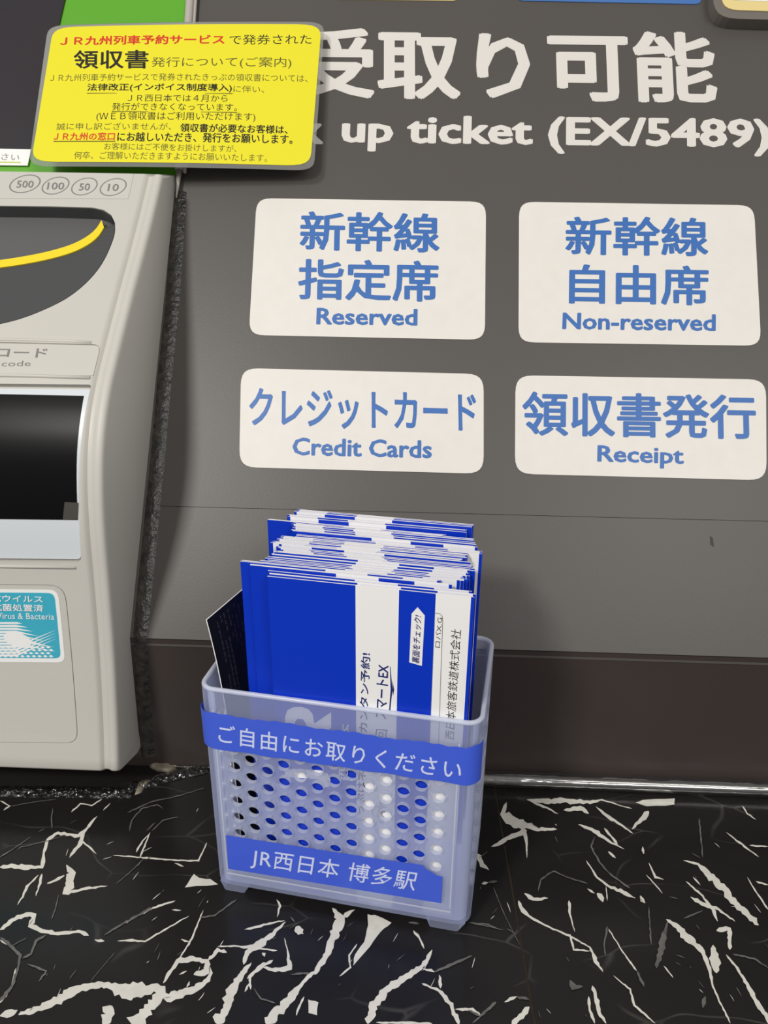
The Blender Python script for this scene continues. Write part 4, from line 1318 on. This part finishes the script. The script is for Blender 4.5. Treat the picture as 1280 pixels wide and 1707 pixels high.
for i, (u0, of, flip, top) in enumerate(rows):
    v = -hy + of
    z0 = top - EH
    yaw = BA + (random.uniform(-.003, .003) if i else 0)
    if not flip: org, rot = B(u0, v, z0), (0, 0, yaw)
    else: org, rot = B(u0 + EW, v, top), (0, math.pi, yaw)
    if flip: rot = Matrix.Rotation(yaw, 3, 'Z') @ Matrix.Rotation(math.pi, 3, 'Y'); rot = rot.to_euler()
    if i == 0:
        first = e = make_envelope(org, rot)
        EBASE = (u0, z0, of)
        pf, pb = BoxPlane(of - .62), BoxPlane(of - .3)
        ang = e.rotation_euler[2]
        inv = Matrix.Rotation(-ang, 3, 'Z')
        def et(body, S, tl, tr, bl, m, n=.05, off=0, **k):
            vv, ff = text_vf(body, S, tl, tr, bl, n, off, **k)
            vv = [inv @ (q - Vector(org)) for q in vv]
            return mk('printed_text', vv, ff, M[m], e, local=True)
        def ep(S, pts, m, n=.05, name='printed_shape'):
            vv = [S.at(*S.px(*q), n) for q in pts]
            vv = [inv @ (q - Vector(org)) for q in vv]
            return mk(name, vv, [tuple(range(len(vv)))], M[m], e, local=True)
        ep(pf, [(475, 1262), (475, 1195), (479, 1184), (488, 1179), (502, 1178), (514, 1182), (521, 1190), (524, 1206), (552, 1187), (552, 1213),
                (533, 1227), (533, 1262), (494, 1262), (494, 1236), (511, 1238), (510, 1206), (505, 1199), (496, 1198), (492, 1203), (491, 1262)], 'env_white')
        ep(pf, [(494, 1236), (494, 1262), (533, 1262), (533, 1240)], 'env_white', .06)
        ep(pf, [(475, 1281), (535, 1284), (547, 1290), (551, 1300), (548, 1312), (538, 1312), (536, 1303), (529, 1299), (475, 1295)], 'env_white')
        et('西日本', pf, (563, 1300), (567, 1206), (580, 1302), 'env_white', off=.01)
        et('JRのきっぷはネットでカンタン予約!', pf, (591, 1412), (602, 1088), (607, 1414), 'navy', off=.012)
        et('スマートEX', pf, (625, 1196), (629, 1107), (644, 1199), 'navy', off=.014)
        et('回', pf, (625, 1232), (627, 1215), (644, 1234), 'navy')
        et('e5489', pf, (626, 1371), (632, 1333), (639, 1374), 'lightline', off=.01)
        ep(pf, [(650, 1111), (651, 1111), (654, 1150), (650, 1190), (648, 1190), (651, 1150)], 'navy')
        ep(pf, [(654, 1134), (657, 1150), (655, 1160), (654, 1152)], 'navy')
        ep(pf, [(619, 1345), (621, 1345), (626, 1375), (638, 1398), (634, 1402), (622, 1378)], 'lightline')
        ep(pf, [(682, 1104), (703, 1110), (708, 1026), (696, 1012), (686, 1023)], 'env_white', .03)
        et('裏面をチェック!', pf, (686, 1103), (690, 1024), (699, 1107), 'navy', .06, off=.01)
        et('ロバX.G', pb, (724, 1079), (728, 1029), (733, 1080), 'black')
        extra.append(et('西日本旅客鉄道株式会社', pb, (741, 1230), (752, 1047), (757, 1234), 'black'))
        # rounded grey outline beside the company lettering
        ol = [(718, 1021), (733, 1023), (737, 1027), (738, 1034), (735, 1120), (731, 1240)]
        P_ = [Vector(pb.px(*q)) for q in ol]
        vv = []; ff = []
        for a, b in zip(P_, P_[1:]):
            d = (b - a).normalized(); nn = Vector((-d.y, d.x)) * .12; s0 = len(vv)
            vv += [pb.at(*(a + nn), .05), pb.at(*(a - nn), .05), pb.at(*(b - nn), .05), pb.at(*(b + nn), .05)]; ff.append((s0, s0 + 1, s0 + 2, s0 + 3))
        mk('printed_line', [inv @ (q - Vector(org)) for q in vv], ff, M['grey_ink'], e, local=True)
        tag(e, 'frontmost blue ticket envelope with a white stripe, arrow tag and company lettering', 'envelope', GRP)
    else:
        e = copy_env(first, org, rot, extra if (not flip) else ())
        lab = 'blue and white ticket envelope in the middle of the basket pack'
        if i == 1: lab = 'white-striped ticket envelope pressed directly behind the frontmost one'
        elif i <= 4: lab = 'ticket envelope just behind the front pair, showing only thin edges at its right'
        elif i == 5: lab = 'blue ticket envelope stepping out left, in front of the leftmost pair near the front'
        elif i == 6: lab = 'blue ticket envelope standing slightly out to the left near the front of the pack'
        elif i == 8: lab = 'leftmost front-group blue ticket envelope, the rear one of its pair'
        elif i == 7: lab = 'blue ticket envelope of the pack beside the black booklet, farthest left near the front'
        elif i in (34, 35, 36): lab = 'ticket envelope standing farthest right behind the middle, one of a close white-edged trio'
        elif i == 47: lab = 'rear one of the two blue envelopes farthest left at the back of the pack'
        elif i == 46: lab = 'blue ticket envelope standing farthest left at the rear of the pack'
        elif i == len(rows) - 1: lab = 'rearmost ticket envelope of the pack, nearest the wall, its top edge highest'
        elif i >= 48: lab = 'upside-down blue and white ticket envelope near the rear of the pack'
        tag(e, lab, 'envelope', GRP)
print('envelopes', len(rows), 'last off', off)

# ------------------------------------------------------------------ black booklet leaning out of the left side
bo = empty('black_booklet', B(-57, -5, 8))
tag(bo, 'thin black booklet with faint grey print curling out of the basket at its left side', 'booklet')
# the sheet runs back from its left edge; bottom sits in the basket, the top leans outwards
def bkpt(a, b, n=0):                              # a: 0 left edge .. 1 rear edge, b: 0 bottom .. 1 top
    pu = -50.5 - 7.7 * b ** 3 + 6.2 * a
    pv = -24.0 + 36 * a
    z = 9 + 135.3 * b
    return B(pu + n * .98, pv - n * .17, z) if n else B(pu, pv, z)
nx, ny = 8, 20
V, F, I = [], [], []
for n_ in (0, .5):
    for i in range(nx + 1):
        for j in range(ny + 1): V.append(bkpt(i / nx, j / ny, n_))
m = (nx + 1) * (ny + 1)
def ix(i, j, l): return l * m + i * (ny + 1) + j
for i in range(nx):
    for j in range(ny):
        F.append((ix(i, j, 0), ix(i, j + 1, 0), ix(i + 1, j + 1, 0), ix(i + 1, j, 0))); I.append(0)
        F.append((ix(i, j, 1), ix(i + 1, j, 1), ix(i + 1, j + 1, 1), ix(i, j + 1, 1))); I.append(0)
for j in range(ny):
    F.append((ix(0, j, 0), ix(0, j, 1), ix(0, j + 1, 1), ix(0, j + 1, 0))); I.append(1)
    F.append((ix(nx, j, 0), ix(nx, j + 1, 0), ix(nx, j + 1, 1), ix(nx, j, 1))); I.append(1)
for i in range(nx):
    F.append((ix(i, ny, 0), ix(i, ny, 1), ix(i + 1, ny, 1), ix(i + 1, ny, 0))); I.append(1)
    F.append((ix(i, 0, 0), ix(i + 1, 0, 0), ix(i + 1, 0, 1), ix(i, 0, 1))); I.append(1)
mk('cover', V, F, [M['booklet'], M['env_white']], bo, midx=I, smooth=False)
# lines of faint print running down the cover
V, F = [], []
rnd = random.Random(4)
for li, (a, z0, z1) in enumerate(((.16, .62, .97), (.24, .60, .98), (.31, .64, .98), (.46, .84, .985), (.54, .82, .985), (.62, .86, .985), (.70, .84, .985), (.40, .88, .98))):
    z = z1
    while z > z0:
        h = rnd.uniform(.008, .02)
        if rnd.random() < .85:
            wd = rnd.uniform(.016, .028); b = len(V)
            V += [bkpt(a, z, .56), bkpt(a + wd, z, .56), bkpt(a + wd, z - h, .56), bkpt(a, z - h, .56)]
            F.append((b, b + 3, b + 2, b + 1))
        z -= h + rnd.uniform(.003, .008)
o = mk('faint_print', V, F, M['booklet_txt'], bo); o['kind'] = 'stuff'
